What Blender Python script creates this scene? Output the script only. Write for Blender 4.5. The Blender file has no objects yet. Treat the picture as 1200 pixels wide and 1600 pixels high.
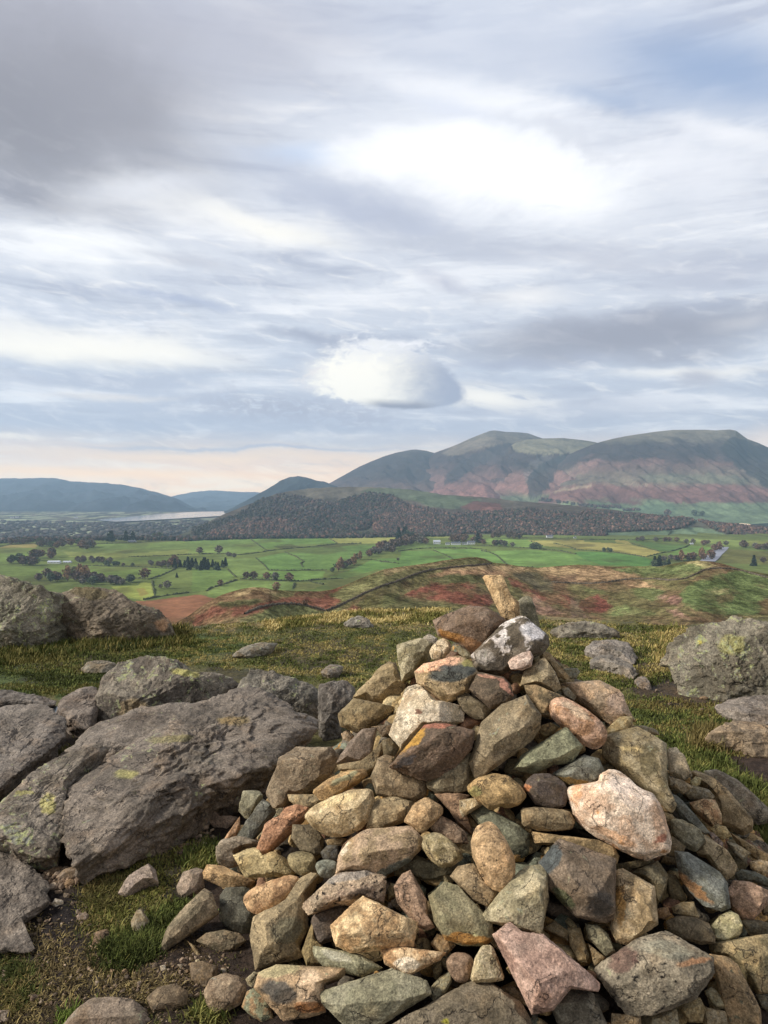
import bpy, math
import numpy as np
from math import radians, sin, cos, tan, atan, atan2, asin, pi
sc = bpy.context.scene
col_root = sc.collection

# ------------------------------------------------------------------ camera, sky, sun, exposure
F = 1155.0            # focal length in pixels of the 1200 x 1600 photograph
CAM = np.array([0.0, 0.0, 1.55])
PITCH = atan(35.0 / F)
SUN_EL, SUN_AZ = 34.0, -100.0      # sun low on the left (azimuth measured from straight ahead)
HAZE_DENSITY = 5.6e-5
cd = bpy.data.cameras.new('camera'); cam = bpy.data.objects.new('camera', cd); col_root.objects.link(cam)
cam.location = CAM; cam.rotation_euler = (radians(90) - PITCH, 0, 0)
cd.sensor_fit = 'VERTICAL'; cd.sensor_height = 24.0; cd.lens = F / 1600 * 24.0
cd.clip_start = 0.05; cd.clip_end = 60000
sc.camera = cam
sc.view_settings.view_transform = 'Standard'; sc.view_settings.look = 'None'
sc.view_settings.exposure = 0.12; sc.view_settings.gamma = 1.0; sc.view_settings.use_curve_mapping = False
sc.cycles.max_bounces = 6; sc.cycles.diffuse_bounces = 3; sc.cycles.volume_bounces = 1
sc.cycles.use_denoising = True

sl = bpy.data.lights.new('sun', 'SUN'); sl.energy = 4.3; sl.angle = radians(9); sl.color = (1.0, 0.95, 0.89)
sun = bpy.data.objects.new('sun', sl); col_root.objects.link(sun)
_d = (sin(radians(SUN_AZ)) * cos(radians(SUN_EL)), cos(radians(SUN_AZ)) * cos(radians(SUN_EL)), sin(radians(SUN_EL)))
from mathutils import Vector
sun.rotation_euler = Vector(_d).to_track_quat('Z', 'Y').to_euler()

def desat(c, k, tint=(1, 1, 1)):
    c = np.asarray(c); l = (c @ np.array([.3, .6, .1]))[..., None]
    return (l + (c - l) * k) * np.array(tint)
def s2l(c):
    c = np.asarray(c, dtype=float)
    return np.where(c <= 0.04045, c / 12.92, ((c + 0.055) / 1.055) ** 2.4)
def hexl(h):
    return s2l(np.array([int(h[i:i + 2], 16) for i in (0, 2, 4)]) / 255.0)
def px_dir(X, Y):
    X = np.asarray(X, float); Y = np.asarray(Y, float)
    a = (X - 600) / F; b = -(Y - 800) / F
    return np.stack([a, b * sin(PITCH) + cos(PITCH), b * cos(PITCH) - sin(PITCH)], -1)
def unproj(X, Y, D):
    """the point seen at photograph pixel X, Y that lies D metres ahead"""
    d = px_dir(X, Y)
    return CAM + d * (np.asarray(D, float) / d[..., 1])[..., None]
def proj(P):
    q = np.asarray(P) - CAM
    z = q[..., 1] * cos(PITCH) - q[..., 2] * sin(PITCH)
    up = q[..., 1] * sin(PITCH) + q[..., 2] * cos(PITCH)
    return 600 + F * q[..., 0] / z, 800 - F * up / z

class NT:
    """small helper that writes node expressions"""
    def __init__(s, tree): s.t = tree; s.n = tree.nodes; s.l = tree.links
    def node(s, typ, **kw):
        n = s.n.new(typ)
        for k, v in kw.items(): setattr(n, k, v)
        return n
    def put(s, sock, v):
        if hasattr(v, 'links') and hasattr(v, 'is_output'): s.l.new(v, sock)
        elif v is not None:
            if isinstance(v, (list, tuple, np.ndarray)):
                v = [float(x) for x in v]
                if sock.type == 'RGBA' and len(v) == 3: v = v + [1.0]
            sock.default_value = v
    def m(s, op, a, b=None, c=None, clamp=False):
        n = s.node('ShaderNodeMath', operation=op, use_clamp=clamp)
        s.put(n.inputs[0], a); s.put(n.inputs[1], b) if b is not None else None
        if c is not None: s.put(n.inputs[2], c)
        return n.outputs[0]
    def v(s, op, a, b=None, scale=None):
        n = s.node('ShaderNodeVectorMath', operation=op)
        s.put(n.inputs[0], a)
        if b is not None: s.put(n.inputs[1], b)
        if scale is not None: s.put(n.inputs['Scale'], scale)
        return n.outputs['Value'] if op in ('LENGTH', 'DOT_PRODUCT', 'DISTANCE') else n.outputs[0]
    def mix(s, f, a, b, mode='MIX', clamp=True):
        n = s.node('ShaderNodeMix', data_type='RGBA', blend_type=mode); n.clamp_factor = True
        s.put(n.inputs[0], f); s.put(n.inputs[6], a); s.put(n.inputs[7], b)
        return n.outputs[2]
    def comb(s, x, y, z=0.0):
        n = s.node('ShaderNodeCombineXYZ'); s.put(n.inputs[0], x); s.put(n.inputs[1], y); s.put(n.inputs[2], z); return n.outputs[0]
    def sep(s, v):
        n = s.node('ShaderNodeSeparateXYZ'); s.put(n.inputs[0], v); return n.outputs
    def noise(s, vec, scale, detail=4, rough=0.55, dist=0.0, out=0):
        n = s.node('ShaderNodeTexNoise'); s.put(n.inputs['Vector'], vec); s.put(n.inputs['Scale'], scale)
        s.put(n.inputs['Detail'], detail); s.put(n.inputs['Roughness'], rough); s.put(n.inputs['Distortion'], dist)
        return n.outputs[out]
    def ramp(s, f, lo, hi, a=0.0, b=1.0, smooth=True):
        n = s.node('ShaderNodeMapRange', interpolation_type='SMOOTHSTEP' if smooth else 'LINEAR')
        for i, x in enumerate((f, lo, hi, a, b)): s.put(n.inputs[i], x)
        return n.outputs[0]
    def mapping(s, vec, loc=(0, 0, 0), rot=0.0, scale=(1, 1, 1), typ='TEXTURE'):
        n = s.node('ShaderNodeMapping', vector_type=typ); s.put(n.inputs[0], vec)
        n.inputs[1].default_value = loc; n.inputs[2].default_value = (0, 0, rot); n.inputs[3].default_value = scale
        return n.outputs[0]
    def curve(s, f, stops):
        n = s.node('ShaderNodeValToRGB'); e = n.color_ramp.elements
        while len(e) < len(stops): e.new(0.5)
        for k, (p, c) in enumerate(stops): e[k].position = p; e[k].color = (*[float(x) for x in c], 1.0)
        s.put(n.inputs[0], f); return n.outputs[0]

# world: the physical sky behind layered evening cloud
world = bpy.data.worlds.new('World'); sc.world = world; world.use_nodes = True
def build_world():
    W = NT(world.node_tree); W.n.clear()
    tc = W.node('ShaderNodeTexCoord'); d = tc.outputs['Generated']
    x, y, z = W.sep(W.v('NORMALIZE', d))
    az = W.m('ARCTAN2', x, y); el = W.m('ARCSINE', z)
    p = W.comb(az, el, 0.0)
    def ae(X, Y):
        q = px_dir(X, Y); q = q / np.linalg.norm(q)
        return (atan2(q[0], q[1]), asin(q[2]))
    sky = W.node('ShaderNodeTexSky', sky_type='NISHITA'); sky.sun_disc = False
    sky.sun_elevation = radians(SUN_EL); sky.sun_rotation = radians(SUN_AZ)
    sky.air_density = 1.0; sky.dust_density = 0.6
    blue = W.v('SCALE', sky.outputs[0], scale=0.12)
    # cloud deck: noise in a perspective cloud-plane, so bands tighten towards the horizon
    zz = W.m('ADD', W.m('ABSOLUTE', z), 0.10)
    cp = W.comb(W.m('DIVIDE', x, zz), W.m('DIVIDE', y, zz), 0.0)
    cs = W.mapping(cp, rot=radians(12), scale=(2.6, 1.0, 1.0))
    n1 = W.noise(cs, 0.75, 6, 0.52, 0.4)
    ns = W.noise(W.mapping(p, scale=(0.42, 0.055, 1)), 1.6, 6, 0.55, 0.5)      # level streaks
    nf = W.noise(W.mapping(p, scale=(0.30, 0.07, 1), rot=radians(-8)), 4.5, 6, 0.6, 0.7)
    wv = W.noise(W.mapping(p, scale=(1.6, 0.8, 1)), 7.0, 5, 0.6, 0.3, out=1)
    warp = W.v('SUBTRACT', wv, (0.5, 0.5, 0.5))
    pw = W.v('ADD', p, W.v('SCALE', W.v('MULTIPLY', warp, (0.10, 0.05, 0)), scale=1.0))
    wb = W.v('SUBTRACT', W.noise(W.mapping(p, scale=(1.5, 0.7, 1)), 2.6, 7, 0.62, 0.8, out=1), (0.5, 0.5, 0.5))
    pb = W.v('ADD', pw, W.v('MULTIPLY', wb, (0.34, 0.17, 0)))
    fine = W.noise(W.mapping(pw, scale=(0.30, 0.09, 1), rot=radians(-9)), 5.0, 6, 0.56, 0.5)
    pws = W.v('ADD', p, W.v('MULTIPLY', warp, (0.03, 0.014, 0)))
    elw = W.sep(pws)[1]
    f = W.m('DIVIDE', elw, radians(45), clamp=True)
    base = W.curve(f, [(0.0, s2l(np.array([238, 219, 204]) / 255)), (0.03, s2l(np.array([238, 216, 200]) / 255)),
                       (0.065, s2l(np.array([226, 210, 204]) / 255)), (0.10, s2l(np.array([183, 191, 210]) / 255)),
                       (0.20, s2l(np.array([188, 198, 216]) / 255)), (0.40, s2l(np.array([207, 212, 224]) / 255)),
                       (0.65, s2l(np.array([204, 211, 225]) / 255)), (1.0, s2l(np.array([188, 192, 206]) / 255))])
    c = base
    c = W.mix(W.m('MULTIPLY', W.ramp(ns, 0.50, 0.68), 0.9), c, s2l(np.array([232, 234, 240]) / 255))
    c = W.mix(W.m('MULTIPLY', W.ramp(ns, 0.48, 0.30), 0.75), c, s2l(np.array([164, 173, 196]) / 255))
    calm = W.ramp(el, radians(14), radians(26), 0.6, 0.25)
    c = W.mix(W.m('MULTIPLY', W.ramp(nf, 0.52, 0.75), calm), c, s2l(np.array([246, 243, 240]) / 255))
    c = W.mix(W.m('MULTIPLY', W.ramp(nf, 0.46, 0.25), W.m('MULTIPLY', calm, 0.75)), c, s2l(np.array([170, 178, 200]) / 255))
    high = W.ramp(el, radians(18), radians(34))
    calm = W.ramp(el, radians(14), radians(26), 1.0, 0.35)
    c = W.mix(W.m('MULTIPLY', W.m('MULTIPLY', W.ramp(n1, 0.50, 0.35), high), 0.5), c, s2l(np.array([165, 168, 184]) / 255))
    def feat(c, X, Y, rx, ry, colr, op=1.0, rot=0.0, soft=1.0, vec=None, mod=None, inner=0.0):
        a, e = ae(X, Y); k = 1 / F
        sx = rx * k * cos(a) ** 2; sy = ry * k * cos(e) ** 2
        q = W.mapping(vec if vec is not None else pw, loc=(a, e, 0), rot=radians(rot), scale=(sx, sy, 1))
        g = W.ramp(W.v('LENGTH', q), inner + soft, inner, 0.0, op)
        if mod is not None: g = W.m('MULTIPLY', g, mod)
        return W.mix(g, c, colr if hasattr(colr, 'links') else s2l(np.array(colr) / 255))
    brk = W.ramp(nf, 0.34, 0.62)
    # grey upper-left bank
    c = feat(c, 60, 40, 760, 240, (176, 177, 190), 0.9)
    c = feat(c, 60, 150, 420, 230, (150, 150, 161), 1.0, inner=0.15, vec=pb)
    c = feat(c, 20, 190, 230, 130, (138, 138, 149), 0.8)
    c = feat(c, 30, 290, 110, 34, (138, 140, 156), 0.8, rot=-14)
    c = feat(c, 420, 60, 360, 120, (178, 180, 194), 0.7)
    c = feat(c, 800, 70, 420, 110, (190, 198, 216), 0.8, rot=-5)
    # open blue on the right
    a1 = W.mix(0.45, blue, s2l(np.array([172, 196, 238]) / 255))
    c = feat(c, 1130, 110, 330, 95, a1, 0.95, rot=-16)
    c = feat(c, 960, 150, 160, 30, a1, 0.6, rot=-12)
    c = feat(c, 480, 243, 150, 26, (188, 206, 234), 0.8)
    # bright breaks
    c = feat(c, 720, 140, 330, 50, (236, 238, 244), 0.8, rot=-10, vec=pb)
    c = feat(c, 770, 262, 330, 125, (238, 240, 246), 1.0, inner=0.05, rot=-8, vec=pb)
    c = feat(c, 790, 268, 250, 74, (254, 254, 255), 1.0, inner=0.1, rot=-10, vec=pb)
    c = feat(c, 700, 175, 120, 22, (214, 220, 236), 0.6, rot=-12)
    c = feat(c, 640, 235, 180, 50, (252, 252, 253), 0.8, rot=6, vec=pb)
    c = feat(c, 1060, 250, 240, 60, (228, 230, 238), 0.8, rot=-22, vec=pb)
    c = feat(c, 1130, 205, 150, 26, (240, 240, 244), 0.6, rot=-20)
    c = feat(c, 400, 335, 300, 62, (240, 239, 238), 0.9, rot=-6, vec=pb)
    c = feat(c, 430, 355, 170, 26, (248, 244, 232), 0.7, rot=-14)
    c = feat(c, 120, 400, 260, 46, (250, 250, 250), 0.85, vec=pb)
    c = feat(c, 230, 290, 170, 30, (222, 224, 232), 0.7, rot=10)
    # diagonal grey lens across the middle
    c = feat(c, 590, 330, 270, 46, (176, 184, 206), 0.95, rot=-17, inner=0.15)
    c = feat(c, 700, 380, 260, 40, (186, 192, 208), 0.8, rot=-6, vec=pb)
    c = feat(c, 960, 400, 300, 40, (186, 190, 206), 0.7, rot=-3, vec=pb)
    c = feat(c, 1110, 430, 200, 40, (190, 194, 210), 0.6)
    c = feat(c, 880, 205, 170, 22, (204, 208, 220), 0.6, rot=-18, vec=pb)
    c = feat(c, 300, 405, 130, 14, (188, 192, 206), 0.8, rot=-4)
    c = feat(c, 275, 462, 170, 13, (166, 178, 206), 0.9, rot=-6)
    c = feat(c, 690, 440, 70, 22, (180, 184, 204), 0.8, rot=-14)
    c = feat(c, 815, 462, 130, 24, (238, 236, 236), 0.8)
    c = feat(c, 560, 470, 230, 22, (232, 234, 240), 0.6)
    c = feat(c, 480, 523, 130, 14, (160, 168, 190), 0.95, rot=-4)
    c = feat(c, 975, 520, 330, 50, (152, 155, 174), 1.0, inner=0.12, rot=2)
    c = feat(c, 1060, 555, 220, 24, (160, 164, 182), 0.8, rot=4)
    c = feat(c, 800, 568, 190, 14, (166, 174, 198), 0.85)
    c = feat(c, 1080, 582, 220, 14, (244, 241, 236), 0.9)
    c = feat(c, 1160, 500, 90, 18, (236, 234, 236), 0.7)
    # warm bright belt on the left
    c = feat(c, 120, 545, 380, 46, (248, 244, 236), 0.9, vec=pb)
    c = feat(c, 150, 600, 330, 18, (178, 186, 206), 0.85)
    c = feat(c, 180, 622, 170, 8, (226, 220, 218), 0.8)
    c = feat(c, 250, 655, 420, 24, (172, 182, 204), 0.8)
    c = feat(c, 30, 683, 80, 8, (244, 238, 230), 0.9)
    c = feat(c, 180, 683, 90, 10, (206, 210, 222), 0.9, rot=6)
    c = feat(c, 1085, 592, 60, 24, (176, 178, 194), 0.8)
    c = feat(c, 900, 640, 260, 30, (192, 196, 212), 0.7)
    c = feat(c, 560, 690, 260, 16, (180, 190, 212), 0.7)
    c = feat(c, 670, 700, 60, 14, (226, 222, 224), 0.9, rot=10)
    c = W.mix(W.m('MULTIPLY', W.ramp(fine, 0.50, 0.72), W.ramp(el, radians(26), radians(10), 0.02, 0.34)), c, s2l(np.array([248, 246, 246]) / 255))
    c = W.mix(W.m('MULTIPLY', W.ramp(fine, 0.46, 0.28), W.ramp(el, radians(26), radians(10), 0.03, 0.30)), c, s2l(np.array([160, 167, 188]) / 255))
    c = feat(c, 980, 522, 330, 44, (150, 153, 170), 0.9, inner=0.1, rot=2)
    c = feat(c, 110, 552, 330, 30, (254, 249, 236), 0.9, vec=pw)
    g = W.sep(c); lum = W.m('ADD', W.m('MULTIPLY', g[0], 0.4), W.m('MULTIPLY', g[2], 0.6))
    c = W.mix(W.ramp(el, radians(36), radians(20), 0.08, 0.22), c, W.comb(lum, lum, lum))
    # bright streamer and the lens cloud over the fell, lit from the left
    c = feat(c, 760, 622, 150, 30, (250, 246, 238), 1.0, rot=-8, vec=pws, mod=W.ramp(nf, 0.30, 0.5))
    rag = W.noise(W.mapping(p, scale=(0.10, 0.05, 1)), 5.0, 7, 0.65, 0.6)
    c = feat(c, 430, 640, 230, 34, (172, 176, 192), 1.0, vec=pws, rot=-3, mod=W.ramp(rag, 0.36, 0.56))
    a0, e0 = ae(606, 614)
    q = W.mapping(pws, loc=(a0, e0, 0), rot=radians(-2), scale=(118 / F, 84 / F, 1))
    qx, qy, _ = W.sep(q)
    qx = W.m('ADD', qx, W.m('MULTIPLY', qy, 0.30))                                   # crown leans left, lip reaches right
    qd = W.m('MULTIPLY', W.m('MINIMUM', qy, 0.0), 3.3)                                # flat belly
    rr = W.v('LENGTH', W.comb(qx, W.m('ADD', W.m('MAXIMUM', qy, 0.0), qd), 0))
    rgd = W.m('SUBTRACT', rag, 0.5)
    left = W.ramp(qx, 0.35, -0.8); topw = W.ramp(qy, 0.2, 0.9)
    rr = W.m('ADD', rr, W.m('MULTIPLY', rgd, W.m('ADD', W.m('MULTIPLY', W.m('MAXIMUM', left, topw), 0.9), 0.12)))
    body = W.ramp(rr, 1.08, W.ramp(qx, -0.8, 0.6, 0.66, 0.93))
    lit = W.ramp(W.m('ADD', W.m('ADD', qx, W.m('MULTIPLY', qy, -0.30)), W.m('MULTIPLY', rgd, 0.5)), -0.25, 0.85)
    cc = W.mix(lit, s2l(np.array([255, 251, 240]) / 255), s2l(np.array([160, 168, 188]) / 255))
    cc = W.mix(W.m('MULTIPLY', W.ramp(W.m('ADD', qy, W.m('MULTIPLY', rgd, 0.5)), 0.40, 0.95), 0.8), cc, s2l(np.array([222, 224, 232]) / 255))
    cc = W.mix(W.m('MULTIPLY', W.ramp(qy, -0.08, -0.26), W.m('MULTIPLY', W.ramp(qx, -0.5, -0.1), W.ramp(qx, 0.75, 0.3))), cc, s2l(np.array([142, 146, 162]) / 255))
    c = feat(c, 500, 588, 62, 40, (238, 232, 228), 0.9, vec=pws, mod=W.ramp(rag, 0.34, 0.6))
    c = W.mix(body, c, cc)
    c = feat(c, 625, 538, 110, 12, (244, 243, 246), 0.9, vec=pws, mod=W.ramp(rag, 0.40, 0.55))
    c = feat(c, 560, 655, 90, 30, (176, 180, 196), 0.9, vec=pws, mod=W.ramp(rag, 0.40, 0.56))
    # warm horizon streaks
    c = feat(c, 330, 712, 520, 13, (246, 226, 202), 0.85)
    c = feat(c, 120, 738, 480, 12, (246, 224, 196), 0.8)
    c = feat(c, 420, 700, 400, 5, (160, 172, 200), 0.7)
    c = feat(c, 1190, 690, 60, 40, (238, 226, 220), 0.8)
    c = W.v('SCALE', c, scale=1.10)
    c = W.mix(W.ramp(el, radians(5.0), radians(0.5)), c, W.v('MULTIPLY', c, (1.78, 1.42, 0.96)))
    # grey bank carried on overhead and behind, unseen, darkened for stronger side light
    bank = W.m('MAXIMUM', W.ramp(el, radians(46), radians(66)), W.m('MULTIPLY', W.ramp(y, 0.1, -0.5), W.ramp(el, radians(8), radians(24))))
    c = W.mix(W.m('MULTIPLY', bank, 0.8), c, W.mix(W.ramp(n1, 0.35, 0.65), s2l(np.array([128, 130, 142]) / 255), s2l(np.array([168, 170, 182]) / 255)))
    # below the horizon nothing is seen but the ground's own reflected light
    c = W.mix(W.ramp(z, -0.02, -0.12), c, (0.17, 0.19, 0.18))
    # sky colour, with the darkened unseen bank, as background light
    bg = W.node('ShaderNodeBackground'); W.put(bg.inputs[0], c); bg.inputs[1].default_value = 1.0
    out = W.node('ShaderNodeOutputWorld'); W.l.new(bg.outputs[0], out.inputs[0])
build_world()
world.cycles.sampling_method = 'MANUAL'; world.cycles.sample_map_resolution = 512

# ------------------------------------------------------------------ numeric noise
_rng = np.random.RandomState(7)
_perm = np.tile(_rng.permutation(256), 3).astype(np.int32)
_grad = _rng.randn(256, 3).astype(np.float32); _grad /= np.linalg.norm(_grad, axis=1)[:, None]
def perlin(P):
    P = np.asarray(P, np.float32)
    i = np.floor(P).astype(np.int32); f = P - i; i &= 255
    u = f * f * f * (f * (f * 6 - 15) + 10)
    r = 0
    for dx in (0, 1):
        wx = u[..., 0] if dx else 1 - u[..., 0]
        for dy in (0, 1):
            wy = u[..., 1] if dy else 1 - u[..., 1]
            for dz in (0, 1):
                wz = u[..., 2] if dz else 1 - u[..., 2]
                h = _perm[_perm[_perm[i[..., 0] + dx] + i[..., 1] + dy] + i[..., 2] + dz]
                g = _grad[h]
                r = r + wx * wy * wz * (g[..., 0] * (f[..., 0] - dx) + g[..., 1] * (f[..., 1] - dy) + g[..., 2] * (f[..., 2] - dz))
    return r * 1.6
def fbm(P, oct=4, gain=0.5, lac=2.03):
    P = np.asarray(P, np.float32); a = 1.0; r = 0.0; n = 0.0
    for k in range(oct):
        r = r + a * perlin(P * lac ** k + 17.3 * k); n += a; a *= gain
    return r / n
def ridged(P, oct=4, gain=0.5):
    P = np.asarray(P, np.float32); a = 1.0; r = 0.0; n = 0.0
    for k in range(oct):
        r = r + a * (1 - np.abs(perlin(P * 2.03 ** k + 9.1 * k)) * 2); n += a; a *= gain
    return r / n
def sst(x, a, b):
    t = np.clip((x - a) / (b - a), 0, 1); return t * t * (3 - 2 * t)
def inside(X, Y, poly):
    r = np.zeros(X.shape, bool); n = len(poly)
    for k in range(n):
        x1, y1 = poly[k]; x2, y2 = poly[(k + 1) % n]
        if y1 == y2: continue
        c = ((y1 > Y) != (y2 > Y)) & (X < (x2 - x1) * (Y - y1) / (y2 - y1) + x1)
        r ^= c
    return r
def P_(s):
    return [tuple(float(v) for v in q.split(',')) for q in s.split()]

# ------------------------------------------------------------------ mesh and object helpers
def mesh_np(name, V, Fc, colr=None, smooth=True, mat=None):
    V = np.asarray(V, np.float32); Fc = np.asarray(Fc, np.int32); k = Fc.shape[1]
    me = bpy.data.meshes.new(name)
    me.vertices.add(len(V)); me.vertices.foreach_set('co', V.ravel())
    me.loops.add(Fc.size); me.loops.foreach_set('vertex_index', Fc.ravel())
    me.polygons.add(len(Fc)); me.polygons.foreach_set('loop_start', np.arange(0, Fc.size, k, dtype=np.int32))
    me.polygons.foreach_set('loop_total', np.full(len(Fc), k, np.int32))
    me.polygons.foreach_set('use_smooth', np.full(len(Fc), smooth, bool))
    if colr is not None:
        colr = np.asarray(colr, np.float32)
        if colr.shape[1] == 3: colr = np.concatenate([colr, np.zeros((len(colr), 1), np.float32)], 1)
        at = me.color_attributes.new('Col', 'FLOAT_COLOR', 'POINT'); at.data.foreach_set('color', colr.ravel())
    me.update(); me.validate()
    if mat: me.materials.append(mat)
    return me
def link(name, me, parent=None, **props):
    o = bpy.data.objects.new(name, me); col_root.objects.link(o)
    if parent is not None: o.parent = parent
    for k, v in props.items(): o[k] = v
    return o
_labels = {}
def thing(name, me, label, cat, group=None, loc=None):
    o = link(name, me); o['label'] = label; o['category'] = cat
    if group: o['group'] = group
    if loc is not None: o.location = loc
    if label in _labels and _labels[label] != group: print('DUP LABEL', label)
    _labels[label] = group
    return o
def grid_faces(nr, nc):
    a = (np.arange(nr - 1)[:, None] * nc + np.arange(nc - 1)[None, :]).ravel()
    return np.stack([a, a + 1, a + nc + 1, a + nc], 1)
def ico(level):
    t = (1 + 5 ** .5) / 2
    V = [(-1, t, 0), (1, t, 0), (-1, -t, 0), (1, -t, 0), (0, -1, t), (0, 1, t), (0, -1, -t), (0, 1, -t), (t, 0, -1), (t, 0, 1), (-t, 0, -1), (-t, 0, 1)]
    T = [(0, 11, 5), (0, 5, 1), (0, 1, 7), (0, 7, 10), (0, 10, 11), (1, 5, 9), (5, 11, 4), (11, 10, 2), (10, 7, 6), (7, 1, 8), (3, 9, 4), (3, 4, 2), (3, 2, 6), (3, 6, 8), (3, 8, 9), (4, 9, 5), (2, 4, 11), (6, 2, 10), (8, 6, 7), (9, 8, 1)]
    V = np.array(V, float); V /= np.linalg.norm(V, axis=1)[:, None]; T = np.array(T)
    for _ in range(level):
        E = np.sort(np.concatenate([T[:, [0, 1]], T[:, [1, 2]], T[:, [2, 0]]]), 1)
        U, inv = np.unique(E, axis=0, return_inverse=True); inv = inv.ravel()
        M = V[U].mean(1); M /= np.linalg.norm(M, axis=1)[:, None]
        n = len(T); b = len(V) + inv; V = np.concatenate([V, M])
        ab, bc, ca = b[:n], b[n:2 * n], b[2 * n:]
        T = np.concatenate([np.stack([T[:, 0], ab, ca], 1), np.stack([T[:, 1], bc, ab], 1), np.stack([T[:, 2], ca, bc], 1), np.stack([ab, bc, ca], 1)])
    return V, T
ICO = {k: ico(k) for k in (1, 2, 3, 4, 5, 6)}

# ------------------------------------------------------------------ materials
def new_mat(name):
    m = bpy.data.materials.new(name); m.use_nodes = True; N = NT(m.node_tree); N.n.clear()
    b = N.node('ShaderNodeBsdfPrincipled'); o = N.node('ShaderNodeOutputMaterial'); N.l.new(b.outputs[0], o.inputs[0])
    return m, N, b
def bump(N, h, strength, dist, prev=None):
    n = N.node('ShaderNodeBump'); N.put(n.inputs['Height'], h); N.put(n.inputs['Strength'], strength); N.put(n.inputs['Distance'], dist)
    if prev is not None: N.l.new(prev, n.inputs['Normal'])
    return n.outputs[0]
def attr(N):
    a = N.node('ShaderNodeAttribute', attribute_name='Col'); return a.outputs['Color'], a.outputs['Alpha']
def mat_stone(name, s=1.0, lich=hexl('a8a67c'), gain=1.34, bmp=0.5):
    m, N, b = new_mat(name)
    g = N.node('ShaderNodeNewGeometry').outputs['Position']
    c, lam = attr(N)
    big = N.noise(g, 9 * s, 5, 0.6); mid = N.noise(g, 38 * s, 5, 0.65, 0.4); fine = N.noise(g, 170 * s, 4, 0.7)
    grain = N.node('ShaderNodeTexVoronoi'); N.put(grain.inputs['Vector'], g); grain.inputs['Scale'].default_value = 260 * s
    gr = N.sep(grain.outputs['Color'])[0]
    k = N.m('MULTIPLY', N.ramp(mid, 0.25, 0.75, 0.64, 1.32), N.ramp(fine, 0.25, 0.78, 0.58, 1.48))
    k = N.m('MULTIPLY', k, N.ramp(gr, 0.0, 1.0, 0.78, 1.25, smooth=False))
    cc = N.v('SCALE', N.v('MULTIPLY', c, (1.07, 1.0, 0.87)), scale=N.m('MULTIPLY', k, gain))
    # warm iron staining and cool dark weathering, in patches
    cc = N.mix(N.m('MULTIPLY', N.ramp(big, 0.52, 0.70), 0.30), cc, N.v('MULTIPLY', cc, (1.25, 0.98, 0.70)))
    cc = N.mix(N.m('MULTIPLY', N.ramp(big, 0.45, 0.30), 0.45), cc, N.v('MULTIPLY', cc, (0.60, 0.66, 0.66)))
    pt = N.node('ShaderNodeNewGeometry').outputs['Pointiness']
    cc = N.mix(N.m('MULTIPLY', N.ramp(pt, 0.515, 0.60), 0.55), cc, N.v('MULTIPLY', cc, (1.55, 1.45, 1.3)))
    # lichen: pale crusts and small spots; amount in the attribute's alpha
    l1 = N.noise(N.v('ADD', g, (3, 7, 1)), 24 * s, 6, 0.72, 0.6)
    thr = N.m('SUBTRACT', 0.74, N.m('MULTIPLY', lam, 0.26))
    lm = N.ramp(N.m('SUBTRACT', l1, thr), 0.0, 0.05)
    l2 = N.noise(N.v('ADD', g, (13, 2, 5)), 75 * s, 4, 0.6)
    cc = N.mix(N.m('MULTIPLY', lm, 0.75), cc, N.mix(N.ramp(l2, 0.4, 0.62), lich, hexl('8f8f80')))
    dk = N.ramp(N.noise(N.v('ADD', g, (1, 17, 9)), 60 * s, 5, 0.75), 0.64, 0.72)
    cc = N.mix(N.m('MULTIPLY', dk, 0.6), cc, hexl('2c2823'))
    # cracks
    vo = N.node('ShaderNodeTexVoronoi', feature='DISTANCE_TO_EDGE')
    N.put(vo.inputs['Vector'], N.v('ADD', g, N.v('SCALE', N.noise(g, 12 * s, 4, 0.6, out=1), scale=0.16 / s))); vo.inputs['Scale'].default_value = 5.5 * s
    cr = N.m('MULTIPLY', N.ramp(vo.outputs['Distance'], 0.0, 0.022, 1.0, 0.0), N.ramp(big, 0.42, 0.56))
    cc = N.mix(N.m('MULTIPLY', cr, 0.7), cc, hexl('28221c'))
    N.put(b.inputs['Base Color'], cc); b.inputs['Roughness'].default_value = 0.82
    b.inputs['Specular IOR Level'].default_value = 0.35
    n = bump(N, mid, bmp, 0.012 / s); n = bump(N, fine, 0.8, 0.0035 / s, n); n = bump(N, N.m('SUBTRACT', 1.0, cr), 0.7, 0.006 / s, n)
    n = bump(N, gr, 0.35, 0.0012 / s, n)
    N.l.new(n, b.inputs['Normal'])
    return m
M_stone = mat_stone('weathered_stone')
M_bedrock = mat_stone('lichened_bedrock', 0.62, hexl('b4b87a'), 1.22, 1.0)

def mat_ground():
    m, N, b = new_mat('summit_turf')
    g = N.node('ShaderNodeNewGeometry').outputs['Position']; c, a = attr(N)
    f1 = N.noise(g, 26, 6, 0.7, 0.3); f2 = N.noise(g, 130, 4, 0.7); f0 = N.noise(g, 5, 5, 0.6)
    k = N.m('MULTIPLY', N.ramp(f1, 0.25, 0.75, 0.4, 1.6), N.ramp(f2, 0.25, 0.75, 0.5, 1.5))
    k = N.m('MULTIPLY', k, N.ramp(f0, 0.3, 0.7, 0.75, 1.25))
    N.put(b.inputs['Base Color'], N.v('SCALE', c, scale=k))
    N.put(b.inputs['Roughness'], N.ramp(f0, 0.35, 0.65, 0.6, 0.95)); b.inputs['Specular IOR Level'].default_value = 0.25
    n = bump(N, f1, 1.0, 0.05); n = bump(N, f2, 1.0, 0.014, n); N.l.new(n, b.inputs['Normal'])
    return m
M_ground = mat_ground()
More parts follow.
